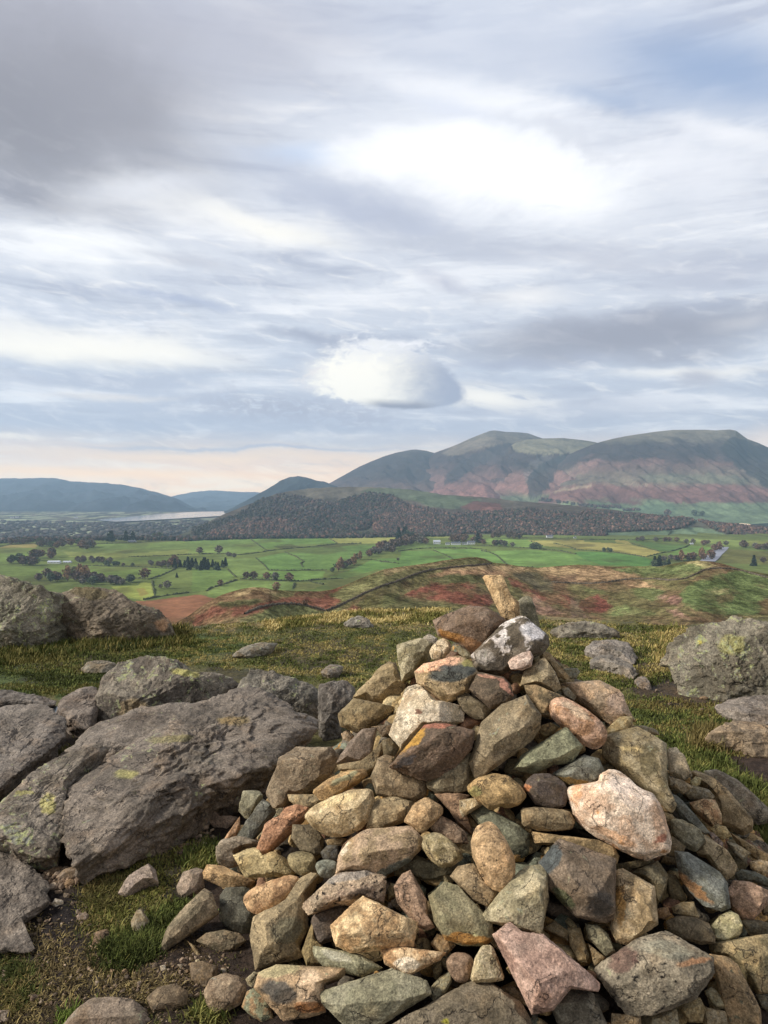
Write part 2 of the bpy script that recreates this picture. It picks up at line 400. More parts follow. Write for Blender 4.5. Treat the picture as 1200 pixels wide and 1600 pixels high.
def mat_land(name, s1, s2, s3, amp=0.5, bd=3.0):
    m, N, b = new_mat(name)
    g = N.node('ShaderNodeNewGeometry').outputs['Position']; c, a = attr(N)
    f1 = N.noise(g, s1, 6, 0.65, 0.3); f2 = N.noise(g, s2, 5, 0.65); f3 = N.noise(g, s3, 4, 0.7)
    k = N.m('MULTIPLY', N.ramp(f1, 0.3, 0.7, 1 - amp * 0.6, 1 + amp * 0.6), N.ramp(f2, 0.3, 0.7, 1 - amp * .7, 1 + amp * .7))
    k = N.m('MULTIPLY', k, N.ramp(f3, 0.3, 0.7, 1 - amp * .6, 1 + amp * .6))
    N.put(b.inputs['Base Color'], N.v('SCALE', c, scale=k)); b.inputs['Roughness'].default_value = 1.0
    b.inputs['Specular IOR Level'].default_value = 0.0
    n = bump(N, f2, 0.7, bd); n = bump(N, f3, 0.6, bd * .3, n); N.l.new(n, b.inputs['Normal'])
    return m
M_fell = mat_land('near_fell_heath', 0.06, 0.30, 1.3, 0.75, 1.2)
M_valley = mat_land('valley_pasture', 0.004, 0.02, 0.09, 0.28, 0.8)
M_mount = mat_land('mountain_heath', 0.0018, 0.008, 0.04, 0.35, 12)
def mat_attr(name, rough=0.9, amp=0.0, s=1.0, spec=0.1):
    m, N, b = new_mat(name); c, a = attr(N)
    if amp:
        g = N.node('ShaderNodeNewGeometry').outputs['Position']
        c = N.v('SCALE', c, scale=N.ramp(N.noise(g, s, 4, 0.65), 0.3, 0.7, 1 - amp, 1 + amp))
    N.put(b.inputs['Base Color'], c); b.inputs['Roughness'].default_value = rough; b.inputs['Specular IOR Level'].default_value = spec
    return m
M_blade = mat_attr('grass_blades', 0.8)
M_foliage = mat_attr('distant_foliage', 1.0, 0.35, 0.5, 0.0)
M_wallrock = mat_attr('field_wall_stone', 1.0, 0.4, 2.0, 0.0)
def flat_mat(name, h, rough=0.8, amp=0.15, s=0.5):
    m, N, b = new_mat(name)
    g = N.node('ShaderNodeNewGeometry').outputs['Position']
    N.put(b.inputs['Base Color'], N.v('SCALE', [float(x) for x in hexl(h)], scale=N.ramp(N.noise(g, s, 4, 0.65), 0.3, 0.7, 1 - amp, 1 + amp)))
    b.inputs['Roughness'].default_value = rough
    return m
M_bark = flat_mat('bark', '4c4036', 0.9, 0.3, 2)
M_render = flat_mat('whitewashed_wall', 'dcdcda', 0.8, 0.05)
M_slate = flat_mat('slate_roof', '5c5e66', 0.6, 0.1)
M_window = flat_mat('dark_window', '20242a', 0.2, 0.05)
M_road = flat_mat('road_surface', '8c8c94', 0.7, 0.1, 0.05)
def mat_water(name, rough, bs, bd):
    m, N, b = new_mat(name)
    b.inputs['Base Color'].default_value = (0.03, 0.04, 0.045, 1); b.inputs['Roughness'].default_value = rough
    b.inputs['IOR'].default_value = 1.33; b.inputs['Specular IOR Level'].default_value = 0.5
    g = N.node('ShaderNodeNewGeometry').outputs['Position']
    N.l.new(bump(N, N.noise(g, bs, 3, 0.5), 0.3, bd), b.inputs['Normal'])
    return m
M_lake = mat_water('lake_water', 0.08, 0.02, 0.15)
M_puddle = mat_water('puddle_water', 0.03, 6, 0.002)
# ------------------------------------------------------------------ land: sheets of terrain at their true distances
CROP = {'A': (500, 870, 3), 'B': (800, 1000, 3), 'C': (250, 1100, 3), 'D': (450, 1200, 3), 'E': (800, 1200, 3), 'F': (0, 880, 2.4),
        'G': (0, 1250, 3), 'H': (800, 840, 3), '1': (0, 790, 4), '2': (300, 790, 4), '3': (600, 790, 4), '4': (900, 790, 4),
        'S': (600, 660, 2), 'Q': (300, 700, 3), 'W': (200, 860, 1200 / 700), 'P': (0, 0, 1)}
def PX(crop, s):
    ox, oy, k = CROP[crop]
    return [(ox + x / k, oy + y / k) for x, y in P_(s)]
def lin(s):
    p = np.array(P_(s)); return lambda X: np.interp(X, p[:, 0], p[:, 1])
rs = np.random.RandomState(11)

class Sheet:
    sat = 0.54; tint = (1.06, 1.0, 1.0)
    def __init__(s, name, X0, X1, nc, nr, foot, crest, Df, Dc, relief, shape=1.0, g=1.0, rows_px=None, back=(0.25, 0.5), top_keep=0.25):
        s.name = name
        fx = lambda f: (f if callable(f) else (lambda X, f=f: np.full(np.shape(X), float(f))))
        s.foot, s.crest, s.Df, s.Dc = map(fx, (foot, crest, Df, Dc)); s.relief = relief
        X = np.linspace(X0, X1, nc); t = np.linspace(0, 1, nr)
        if X0 <= -500: X = np.r_[np.linspace(-2600, X0, 60)[:-1], X]
        if X1 >= 1700: X = np.r_[X, np.linspace(X1, 3800, 60)[1:]]
        nc = len(X)
        XX, TT = np.meshgrid(X, t)
        Y = s.foot(XX) + (s.crest(XX) - s.foot(XX)) * TT ** shape
        D = s.Df(XX) + (s.Dc(XX) - s.Df(XX)) * TT ** g if not callable(rows_px) else rows_px(XX, Y)
        P = unproj(XX, Y, D)
        if relief: P[..., 2] += relief(P, XX, TT)
        Pp = P
        if back:
            last = P[-1]; ext = []
            for k in (0.15, 0.5, 1.0):
                q = last.copy(); q[:, :2] *= 1 + back[0] * k; q[:, 2] -= back[1] * back[0] * k * (0.4 + 0.6 * k) * last[:, 1]; ext.append(q)
            P = np.concatenate([P, np.array(ext)])
        s.P, s.nr, s.nc, s.X = P, P.shape[0], nc, X
        s.front = Pp; s.TT = TT
        s.PXX, s.PYY = proj(P)
    def build(s, colour, mat, kind='structure'):
        nz = None
        col = np.zeros(s.P.shape, np.float32); col[:] = np.clip(desat(colour(s.PXX, s.PYY, s.P), s.sat, s.tint), .004, 1)
        V = s.P.reshape(-1, 3)
        me = mesh_np(s.name, V, grid_faces(s.nr, s.nc), col.reshape(-1, 3), True, mat)
        o = link(s.name, me, kind=kind); s.obj = o; return o
    def place(s, X, Y):
        """points of the sheet seen at pixels X, Y (NaN where it does not reach)"""
        X = np.atleast_1d(np.asarray(X, float)); Y = np.atleast_1d(np.asarray(Y, float))
        nf = s.front.shape[0]; YY = s.PYY[:nf]
        ci = np.clip(np.searchsorted(s.X, X), 1, s.nc - 1); ci = np.where(np.abs(s.X[ci - 1] - X) < np.abs(s.X[ci] - X), ci - 1, ci)
        out = np.full((len(X), 3), np.nan)
        for k in range(len(X)):
            col = YY[:, ci[k]]; i = np.argmax(col <= Y[k])
            if i == 0: i = nf - 1 if col[0] > Y[k] else 0
            if i > 0:
                a, b = col[i - 1], col[i]; w = (a - Y[k]) / (a - b) if a != b else 0; w = min(max(w, 0), 1)
                p = s.front[i - 1, ci[k]] * (1 - w) + s.front[i, ci[k]] * w
            else: p = s.front[0, ci[k]]
            u = px_dir(X[k], Y[k]); p = p.copy(); p[0] = CAM[0] + u[0] / u[1] * p[1]
            out[k] = p
        return out

def wob(X, Y, amp, sc_, seed=0):
    q = np.stack([X / sc_, Y / sc_ * 1.6, np.full(X.shape, seed + 0.5)], -1)
    return X + amp * fbm(q, 3) * 2, Y + amp * 0.5 * fbm(q + 31.7, 3) * 2
def paint(col, X, Y, polys, amp=3.0, sc_=14.0, seed=0):
    Xw, Yw = wob(X, Y, amp, sc_, seed)
    for crop, h, op, s in polys:
        m = inside(Xw, Yw, PX(crop, s)); c = hexl(h)
        col[m] = col[m] * (1 - op) + c * op
    return col
def vary(P, sc_, amp, seed=0.0):
    n = fbm(P / sc_ + seed, 5, 0.6); return (1 + amp * n * 2)[..., None]

# --- far hills beyond the lake
def r_far(amp, sx=900.0, sy=1500.0):
    def f(P, X, T):
        q = np.stack([P[..., 0] / sx, P[..., 1] / sy, np.zeros(X.shape)], -1)
        return amp * (ridged(q, 4) - 0.55) * np.sin(np.clip(T, 0, 1) * pi) ** 0.7 + amp * 0.07 * fbm(q * 6, 3)
    return f
def c_far(h1, h2, sc_=900.0):
    a, b = hexl(h1), hexl(h2)
    def f(X, Y, P):
        q = np.stack([P[..., 0] / sc_, P[..., 1] / sc_ / 2, P[..., 2] / 160], -1)
        n = sst(fbm(q, 5, 0.6), -0.25, 0.25)[..., None]
        return a * (1 - n) + b * n
    return f
FH2 = Sheet('far_hills', 220, 620, 160, 40, 802, lin('220,790 250,784 270,775 300,769 330,766 350,767 370,768.5 400,769 450,772 520,776 620,790'), 10000, 16500, r_far(160))
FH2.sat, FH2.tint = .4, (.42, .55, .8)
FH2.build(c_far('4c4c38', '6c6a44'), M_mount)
FH1 = Sheet('lakeside_hills', -500, 330, 260, 60, lin('-500,812 0,809 200,804 330,801'), lin('-500,770 -300,752 -150,746 0,747.5 50,747 80,746.5 95,749 110,752 150,754 190,757 220,763 245,769 270,777.5 285,784 300,792 330,800'),
            lin('-500,7600 0,7800 330,8200'), lin('-500,14000 0,14000 300,11500 330,9500'), r_far(260, 900, 1600))
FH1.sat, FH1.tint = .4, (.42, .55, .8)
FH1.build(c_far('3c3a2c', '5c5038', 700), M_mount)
FH3 = Sheet('wooded_fell', 300, 640, 170, 50, 815, lin('300,818 330,811 345,803 370,790 390,779 405,771 420,763 440,750 452,745.5 465,744 480,746 495,751 506,752.5 540,765 600,785 640,795'), 6000, 7800, r_far(110, 500, 900))
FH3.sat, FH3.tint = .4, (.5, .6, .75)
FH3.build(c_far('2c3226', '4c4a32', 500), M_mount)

# --- the mountain massif: spur behind spur
def r_mt(amp, seed=0.0, sx=420.0, sy=1700.0, skew=0.25):
    def f(P, X, T):
        q = np.stack([(P[..., 0] + skew * P[..., 1]) / sx, P[..., 1] / sy, np.full(X.shape, seed)], -1)
        r = amp * (ridged(q, 5, 0.55) - 0.55) * sst(T, 1.0, 0.75) * sst(T, -0.05, 0.3)
        q2 = np.stack([P[..., 0] / 160, P[..., 1] / 400, np.full(X.shape, seed)], -1)
        return r + amp * 0.10 * fbm(q2, 4) * (0.25 + 0.75 * sst(T, 1.0, 0.85))
    return f
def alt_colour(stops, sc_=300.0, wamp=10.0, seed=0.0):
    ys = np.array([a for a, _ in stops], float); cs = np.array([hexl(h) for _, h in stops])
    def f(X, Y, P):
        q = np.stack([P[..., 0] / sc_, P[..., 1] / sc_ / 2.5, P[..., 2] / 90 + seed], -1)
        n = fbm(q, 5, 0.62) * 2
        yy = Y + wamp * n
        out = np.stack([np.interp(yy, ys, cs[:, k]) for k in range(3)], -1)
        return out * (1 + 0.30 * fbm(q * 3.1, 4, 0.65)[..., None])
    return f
FT = 818
S1 = Sheet('mountain_slope', 440, 860, 200, 60, FT, lin('440,790 470,776 490,767 515,755 540,741 560,730 580,721 600,713 620,707 640,703 650,702.5 665,704 690,711 740,735 790,765 860,800'), 5600, 9300, r_mt(150, 3.0))
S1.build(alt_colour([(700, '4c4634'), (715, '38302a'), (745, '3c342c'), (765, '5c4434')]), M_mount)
S2 = Sheet('mountain_peak', 590, 960, 220, 80, FT, lin('590,785 600,776 612,763 630,751 650,737 665,722 680,707 700,700 720,692 735,685 745,681 755,677 765,673.5 775,672.5 790,675 810,675.5 825,677 845,684 870,693 920,715 960,740'), 5400, 8900, r_mt(170, 7.0))
def c_S2(X, Y, P):
    c = alt_colour([(672, '5c5646'), (690, '6c6242'), (700, '54402c'), (722, '3c322e'), (745, '6c4a3c'), (765, '8c5440')])(X, Y, P)
    return paint(c, X, Y, [('S', '383634', .85, '190,185 210,150 240,120 300,95 350,70 400,62 385,95 330,120 290,140 250,165 215,190 190,200'),  # dark combe: its shade painted into the slope colour
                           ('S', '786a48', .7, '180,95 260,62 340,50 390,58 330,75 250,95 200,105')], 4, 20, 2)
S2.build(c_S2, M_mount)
S3 = Sheet('mountain_shoulder', 620, 1040, 240, 80, FT, lin('620,785 640,778 662,767 685,759 707,750 725,743 740,735 760,726 775,717 785,708 795,699 805,692 820,687 850,685 880,684.5 900,686.5 920,689 935,692 960,700 1000,720 1040,750'), 5100, 8300, r_mt(150, 12.0))
def c_S3(X, Y, P):
    c = alt_colour([(684, '70683e'), (698, '665e3c'), (708, '40342c'), (728, '3e342e'), (740, '7c5440'), (765, '8c5844'), (778, '5a6a38')])(X, Y, P)
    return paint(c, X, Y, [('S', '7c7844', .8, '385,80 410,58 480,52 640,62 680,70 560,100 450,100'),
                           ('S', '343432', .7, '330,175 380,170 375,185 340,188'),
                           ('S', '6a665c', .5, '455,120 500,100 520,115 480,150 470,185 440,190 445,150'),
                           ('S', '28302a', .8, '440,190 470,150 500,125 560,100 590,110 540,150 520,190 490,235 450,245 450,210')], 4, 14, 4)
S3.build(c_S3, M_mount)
S4 = Sheet('mountain_massif', 780, 1700, 520, 130, FT, lin('780,812 800,800 815,790 832,775 845,758 858,740 872,722 885,712 905,703 925,695 940,690 960,685 980,681 1000,678 1025,674.5 1050,672 1075,671.5 1100,671.5 1120,672.5 1140,671 1150,673 1158,679 1168,686 1185,692 1200,699 1260,722 1350,745 1500,775 1700,790'), 4700, 7500, r_mt(130, 21.0, 380, 1500, 0.1))
def c_S4(X, Y, P):
    c = alt_colour([(671, '6c6442'), (686, '625a3c'), (696, '3c322c'), (714, '3c322e'), (724, '74503e'), (738, '6c5840'), (752, '6a6040'), (762, '7c4c3a'), (783, '74483a'), (789, '5c7a3c'), (815, '5c7a3c')], 260, 9)(X, Y, P)
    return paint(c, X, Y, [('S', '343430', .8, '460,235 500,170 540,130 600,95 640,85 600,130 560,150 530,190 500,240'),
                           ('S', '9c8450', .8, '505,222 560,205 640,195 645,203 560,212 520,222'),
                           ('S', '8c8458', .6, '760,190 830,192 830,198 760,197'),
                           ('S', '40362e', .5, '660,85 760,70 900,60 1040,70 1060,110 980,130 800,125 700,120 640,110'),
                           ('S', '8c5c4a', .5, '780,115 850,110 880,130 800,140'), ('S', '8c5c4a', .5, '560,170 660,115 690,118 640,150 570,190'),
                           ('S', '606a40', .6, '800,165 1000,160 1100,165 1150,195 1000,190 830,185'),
                           ('S', '2c322c', .85, '1050,80 1095,40 1130,60 1200,90 1400,140 1400,240 1200,205 1140,165 1090,130'),  # steep right-hand face: shade painted in as a darker slope colour
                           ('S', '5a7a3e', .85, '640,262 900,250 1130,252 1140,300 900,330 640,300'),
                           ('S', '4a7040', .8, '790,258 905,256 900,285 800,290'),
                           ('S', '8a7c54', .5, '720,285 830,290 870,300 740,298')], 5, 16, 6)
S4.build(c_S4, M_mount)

# --- the wooded foothill in front of the massif
cr_lg = lin('200,880 270,843 285,835 300,828 320,818 345,806 380,791 400,784 430,772 460,766 480,763.5 520,761 560,760.5 600,762 625,764 650,766 670,769 690,773 710,774 740,776 770,778 800,782 850,786 900,790 950,796 1000,801 1040,806 1080,813 1120,820 1200,828 1400,840 1700,850')
def r_lg(P, X, T):
    q = np.stack([P[..., 0] / 330, P[..., 1] / 800, np.zeros(X.shape)], -1)
    return 45 * (ridged(q + 4, 4, .5) - 0.5) * sst(T, 1.0, 0.7) * sst(T, 0, 0.3) + 4 * fbm(q * 7, 3)
LG = Sheet('wooded_hillside', 200, 1700, 700, 90, lin('200,885 270,850 300,842 900,840 1000,838 1700,860'), cr_lg, 2880, lin('200,3100 300,3500 480,4300 640,4300 900,3700 1100,3300 1700,3200'), r_lg)
def c_LG(X, Y, P):
    c = alt_colour([(760, '6c6444'), (775, '5c5640'), (800, '564a38'), (840, '4c5234')], 120, 8)(X, Y, P)
    return paint(c, X, Y, [('Q', '4e6036', .9, '600,290 700,250 830,190 950,185 1100,200 1200,215 1350,240 1350,270 1150,275 1000,240 900,290 800,240 700,262'),
                           ('Q', '6c3c2e', .8, '780,290 830,270 900,280 880,320 800,330'),
                           ('3', '6c3c30', .9, '480,10 560,-30 720,-10 740,30 560,40'),
                           ('3', '546a3a', .9, '150,-60 420,-60 520,-20 460,20 280,10'),
                           ('4', '587a42', 1, '180,170 590,155 740,130 860,150 1000,205 1050,220 180,210'),
                           ('4', '587a42', 1, '800,80 900,70 1060,70 1090,55 1090,20 860,20 740,60 780,100 880,120'),
                           ('4', '8a8450', .9, '1010,150 1100,130 1250,120 1250,150 1080,165')], 2.5, 10, 8)
LG.build(c_LG, M_mount)

# --- flood plain and lake on the left
def Dplane(H): return lambda X, Y: H * F / (Y - 765.0)
HP = 232.0
FL = Sheet('flood_plain', -500, 420, 420, 120, 856, 799.5, 0, 0, lambda P, X, T: 3 * fbm(P / 300, 3), rows_px=Dplane(HP), back=None)
def c_FL(X, Y, P):
    q = np.stack([P[..., 0] / 170, P[..., 1] / 420, np.zeros(X.shape)], -1)
    n = fbm(q, 4, .6)[..., None]; cell = sst(perlin(q * 1.3 + 5)[..., None], -0.12, 0.05)
    return hexl('3e4036') * (1 - cell) + (hexl('8a9c5c') * sst(n, -.1, .15) + hexl('6a6450') * (1 - sst(n, -.1, .15))) * cell
FL.build(c_FL, M_mount)
lk = [(150, 812.5), (190, 808.2), (230, 804.8), (260, 802.4), (290, 800.4), (320, 799.4), (360, 799.0), (372, 801), (345, 806), (320, 807.5), (290, 809.4), (250, 811.6), (215, 813.6), (180, 815)]
zl = -(HP) + 9.5 + 1.55
lp = []
for X, Y in lk:
    d = px_dir(X, Y); lp.append(CAM + d * ((zl - CAM[2]) / d[2]))
lp = np.array(lp); c0 = lp.mean(0)
link('lake', mesh_np('lake', np.concatenate([[c0], lp]), [(0, k + 1, (k + 1) % len(lp) + 1) for k in range(len(lp))], mat=M_lake), kind='structure')

# --- valley pastures
HV = 180.0
def r_v(P, X, T):
    q = np.stack([P[..., 0] / 260, P[..., 1] / 420, np.zeros(X.shape)], -1)
    return 5.5 * fbm(q, 3) * sst(T, 1.0, .9)
VA = Sheet('valley_floor', -500, 1700, 1000, 260, 1040, lin('-500,846 0,846 60,843 140,841 200,840 290,838.5 400,837 600,835 640,834 900,829 1700,829'), 0, 0, r_v, rows_px=Dplane(HV), back=(0.12, 0.12))
fields = [
 ('1', '7aa03a', 1, '690,505 860,500 880,475 945,485 965,575 900,592 800,575'), ('1', '86723e', .5, '850,520 900,515 930,550 880,570'),
 ('1', '8c6450', 1, '830,600 950,592 1250,555 1400,600 1400,800 900,800 1000,700'),
 ('1', '5c8c40', 1, '-100,272 230,262 200,330 30,360 -100,370'), ('1', '8a8c54', .8, '0,265 60,240 240,232 220,265'),
 ('1', '588840', 1, '590,240 860,232 1250,218 1500,218 1500,262 1100,270 640,272'),
 ('1', '6c8c44', .9, '390,285 560,295 800,300 1250,268 1250,310 800,325 600,330 430,320'),
 ('1', '4e7438', .9, '720,325 1080,320 1080,350 720,352'), ('1', '5a8a3c', 1, '450,375 640,370 1090,395 1000,440 700,440 480,430'),
 ('1', '50743a', .8, '950,470 1110,450 1250,490 1250,545 970,572'), ('1', '54803a', .8, '0,370 260,385 400,370 250,440 0,440'),
 ('2', '589044', 1, '-20,205 360,205 460,275 300,300 0,290'), ('2', '5c8c42', .7, '-20,240 420,240 460,275 290,300 -20,300'),
 ('2', '52903c', 1, '370,205 820,192 910,235 620,245 460,270'), ('2', '84a050', 1, '820,195 1200,184 1400,190 1180,236 910,236'),
 ('2', '4c8c40', 1, '400,330 580,292 700,350 700,404 480,404 450,370'), ('2', '4e8a40', 1, '590,290 760,262 1180,245 1150,300 940,340 860,400 700,400 690,385 710,350'),
 ('2', '588844', .9, '180,330 400,330 480,405 640,470 300,455 240,410'), ('2', '5a8a42', 1, '100,540 280,470 640,474 640,520 500,540 100,570'),
 ('2', '68824a', .9, '650,478 850,485 760,520 640,530'), ('2', '52903e', 1, '480,410 830,408 820,465 650,470 420,440'),
 ('2', '4c9040', 1, '850,450 1000,400 1130,335 1500,320 1500,400 1150,400 950,460'), ('2', '50843c', .9, '0,395 220,400 270,445 90,525 0,540'),
 ('2', '46503a', .6, '500,250 620,240 720,262 560,275'), ('2', '46503a', .6, '860,240 1060,235 900,262 740,262'),
 ('3', '4c9040', 1, '-50,355 90,360 110,285 300,280 430,335 350,370 -50,400'), ('3', '529642', 1, '310,275 600,270 700,310 790,385 420,350'),
 ('3', '569a46', 1, '640,285 900,276 1100,290 1250,315 1250,400 800,384 750,350 700,305'), ('3', '50803e', .8, '100,240 300,240 560,250 560,265 100,280'),
 ('3', '7c9c4c', .9, '270,178 450,182 440,205 280,202'), ('3', '84a050', .8, '0,190 50,205 0,230 -50,200'),
 ('3', '62a048', 1, '630,205 900,212 1010,255 860,262 640,240'), ('3', '8c9c54', 1, '900,220 1250,212 1250,272 1000,252'),
 ('4', '8c9a54', 1, '-20,222 240,235 330,240 530,290 440,320 200,280 -20,272'), ('4', '3c8a40', 1, '-20,290 200,288 430,324 560,360 420,380 150,370 40,330'),
 ('4', '4c9040', 1, '-20,320 60,340 130,370 0,362'), ('4', '447c44', 1, '340,220 640,240 700,248 620,285 530,285'),
 ('4', '52903e', 1, '620,285 710,248 860,262 850,290 700,310 560,310'), ('4', '9aa45c', .9, '240,215 330,222 350,240 250,230'),
 ('4', '6c9a4c', 1, '600,206 1050,218 1180,222 1020,255 700,235'), ('4', '56683a', 1, '880,268 1250,290 1250,370 880,360'), ('4', '4e6838', .8, '480,320 860,310 860,360 480,360'),
 ('4', '708c4a', .8, '1020,222 1250,215 1250,240 1050,250'), ('4', '587a42', 1, '180,170 590,155 740,130 860,150 1000,205 1050,215 560,205 180,205')]
def c_VA(X, Y, P):
    c = np.zeros(X.shape + (3,)); c[:] = hexl('557a3c')
    paint(c, X, Y, fields, 1.0, 12, 3)
    q = np.stack([P[..., 0] / 90, P[..., 1] / 200, np.zeros(X.shape)], -1)
    n = fbm(q, 5, .6)[..., None]
    c = c * (1 + .5 * n)
    rough = sst(fbm(q * .5 + 9, 4), .12, .3)[..., None] * .5
    return c * (1 - rough) + hexl('4c5234') * rough
VA.sat, VA.tint = 0.66, (1.17, 0.88, 0.56)
VA.build(c_VA, M_valley)

# --- the heath-covered knolls just below the summit
cr_nf = lin('-500,1010 0,1010 200,1005 255,990 275,973 295,962 312,949 330,938 345,930 360,925 378,920 395,917.5 412,918 425,921 450,923 470,923.5 500,924 520,921 540,914 560,905 580,897 600,889.5 625,885.5 650,882.5 675,879 690,876 710,873.5 730,871 745,870.5 758,873 770,879 790,881 815,885 840,887 865,885 890,883 905,882 930,884 960,885.5 1000,885 1030,885 1050,881 1070,877.5 1090,876 1110,877 1130,881 1150,887 1170,892 1200,897 1300,905 1700,915')
def r_nf(P, X, T):
    q = np.stack([P[..., 0] / 48, P[..., 1] / 85, np.full(X.shape, 2.0)], -1)
    a = 5.5 * fbm(q, 3) + .45 * ridged(q * 3.3, 3)
    q2 = P / np.array([9., 14., 9.])
    return (a - 0.8) * sst(T, 1.0, .82) * sst(T, 0, .15) + .35 * fbm(q2, 4) * (0.25 + 0.75 * sst(T, 1, .93))
NF = Sheet('near_fell', -500, 1700, 1300, 330, 1080, cr_nf, 190, lin('-500,330 270,330 420,360 560,430 745,520 900,560 1100,520 1700,420'), r_nf, g=1.0, back=(0.3, 0.35))
nfp = [
 ('2', '5f6a34', 1, '300,700 330,680 560,615 700,625 840,660 900,640 1200,700 1200,800 300,800'),
 ('2', 'a8905c', .9, '240,560 330,520 400,508 440,520 560,540 500,550 400,530 300,570'), ('2', '50582e', .9, '180,600 440,575 440,610 250,640 150,620'),
 ('2', '7c4636', 1, '0,700 120,630 330,640 440,610 600,570 760,520 900,480 960,470 900,560 930,600 860,650 700,625 560,612 350,680 200,720 0,760'),
 ('2', '7a4234', .9, '880,690 960,650 1060,590 1200,560 1200,660 1000,720'),
 ('2', '6a703a', 1, '860,560 1000,490 1200,410 1200,500 1070,560 950,620 930,590'), ('2', 'a08c5c', .9, '960,450 1100,400 1220,385 1200,400 1080,440 980,480'),
 ('2', '60682f', .9, '1010,620 1080,575 1200,550 1350,560 1350,620 1080,660'),
 ('3', '5c6234', .9, '0,420 200,380 450,340 560,322 670,360 400,385 250,420 100,480 0,500'), ('3', 'a08a5a', .9, '0,395 200,365 440,345 240,385 0,430'),
 ('3', 'a4885a', 1, '400,395 620,370 800,380 950,395 1200,372 1250,380 1250,440 1020,430 900,405 700,430 400,440'), ('3', '9c7450', .8, '250,440 400,405 700,400 800,440 640,450 450,425 300,450'),
 ('3', '545c2e', 1, '290,450 450,425 620,440 640,480 500,490 330,490'), ('3', '7c4032', 1, '120,560 300,480 430,500 640,560 700,600 600,640 420,600 250,580 100,560'),
 ('3', '8c4c3a', .8, '430,490 520,480 560,520 450,530'), ('3', '5a6432', .9, '-20,560 90,555 260,590 420,630 400,665 200,660 -20,650'), ('3', '9c8c58', .8, '90,560 200,570 330,600 300,610 100,585'),
 ('3', '606436', .8, '150,600 300,600 420,640 200,655'), ('3', '5c5c48', .9, '800,430 960,415 1040,480 1060,540 960,530 870,470'),
 ('3', '7c4436', .95, '770,450 870,490 1000,560 1100,540 1250,620 1250,680 1000,600 900,560 860,520 800,500'), ('3', '806054', .9, '880,540 1000,600 1130,680 900,680 890,580'),
 ('3', '7c604a', .6, '1040,440 1250,420 1250,480 1080,480'),
 ('4', '7a3c34', 1, '20,600 120,560 200,600 220,650 130,680 40,660'), ('4', '80685c', .9, '-20,560 20,590 40,660 80,700 -40,700'),
 ('4', '9a7c54', 1, '0,380 120,375 420,440 330,460 0,470'), ('4', 'ae8a5e', .9, '270,480 400,465 500,500 470,522 330,500'),
 ('4', '567034', .9, '430,380 640,375 740,350 880,370 800,400 640,455 480,450 200,400'), ('4', '9a9456', .9, '680,352 760,342 900,375 820,385'),
 ('4', '4f6c2e', 1, '820,440 1000,400 1250,440 1250,680 900,680 700,640 640,560 700,500'), ('4', '6a4434', .7, '1130,600 1250,560 1250,680 1140,680'), ('4', '6c5038', .7, '760,440 900,420 860,470 700,470'),
 ('4', '52682e', .9, '320,520 480,510 560,540 480,600 380,580'), ('4', '866058', 1, '560,590 600,560 670,580 650,620 560,605'), ('4', '88685c', .9, '490,570 530,550 560,570 520,590'),
 ('4', '866458', 1, '560,640 640,650 720,720 680,720 600,680'), ('4', '587032', .9, '200,640 300,620 420,650 500,680 200,690'), ('4', '5c6c34', .7, '30,510 200,540 180,560 60,540'),
 ('4', '9c9458', .8, '850,535 960,520 940,545 870,550'), ('4', '6c4836', .5, '880,570 980,540 980,600 900,620')]
def c_NF(X, Y, P):
    c = np.zeros(X.shape + (3,)); q = np.stack([P[..., 0] / 30, P[..., 1] / 60, np.zeros(X.shape)], -1)
    n = sst(fbm(q, 4), -.2, .2)[..., None]
    c[:] = hexl('626232') * n + hexl('6c5438') * (1 - n)
    c0 = c.copy(); paint(c, X, Y, nfp, 5.0, 16, 5); c2 = paint(c0.copy(), X, Y, nfp, 9.0, 9, 25); c3 = paint(c0, X, Y, nfp, 13.0, 34, 41); c = .45 * c + .3 * c2 + .25 * c3; c = .9 * c + .1 * hexl('6a5c3a')
    n2 = fbm(q * 2.7, 5, .65)[..., None]; n3 = fbm(P / np.array([5., 11., 6.]), 4, .7)[..., None]; mt = sst(fbm(P / np.array([14., 30., 20.]) + 7, 4, .6), .02, .22)[..., None] * .5
    c = c * (1 - mt) + hexl('5e5a34') * mt
    return c * (1 + .28 * n2) * (1 + .16 * n3)
NF.sat, NF.tint = 0.62, (1.16, 1.04, 0.84)
NF.build(c_NF, M_fell)

# --- field walls, hedges and tracks as real strips following the land
def strip(sheet, pts, h, w, name, label, cat, group, hexcol, mat, bumpy=0.5, step=2.0):
    pts = np.array(pts); L = np.r_[0, np.cumsum(np.hypot(*np.diff(pts, axis=0).T))]
    n = max(3, int(L[-1] / step)); s = np.linspace(0, L[-1], n)
    X = np.interp(s, L, pts[:, 0]); Y = np.interp(s, L, pts[:, 1]); p = sheet.place(X, Y)
    p[:, 2] -= 0.1 * h
    d = np.gradient(p, axis=0); d[:, 2] = 0; d /= np.linalg.norm(d, axis=1)[:, None] + 1e-9; nrm = np.stack([-d[:, 1], d[:, 0], np.zeros(n)], 1)
    hh = h * (1 + bumpy * rs.uniform(-1, 1, n))[:, None] * np.array([[0, 0, 1.0]])
    ww = w * 0.5 * (1 + bumpy * 0.5 * rs.uniform(-1, 1, n))[:, None]
    V = np.concatenate([p - nrm * ww, p - nrm * ww * .8 + hh * .75, p + hh, p + nrm * ww * .8 + hh * .75, p + nrm * ww])
    Fc = []
    for k in range(4):
        for i in range(n - 1): Fc.append((k * n + i, k * n + i + 1, (k + 1) * n + i + 1, (k + 1) * n + i))
    c = hexl(hexcol) * (1 + 0.5 * rs.uniform(-1, 1, (len(V), 1)))
    return thing(name, mesh_np(name, V, Fc, c, True, mat), label, cat, group)
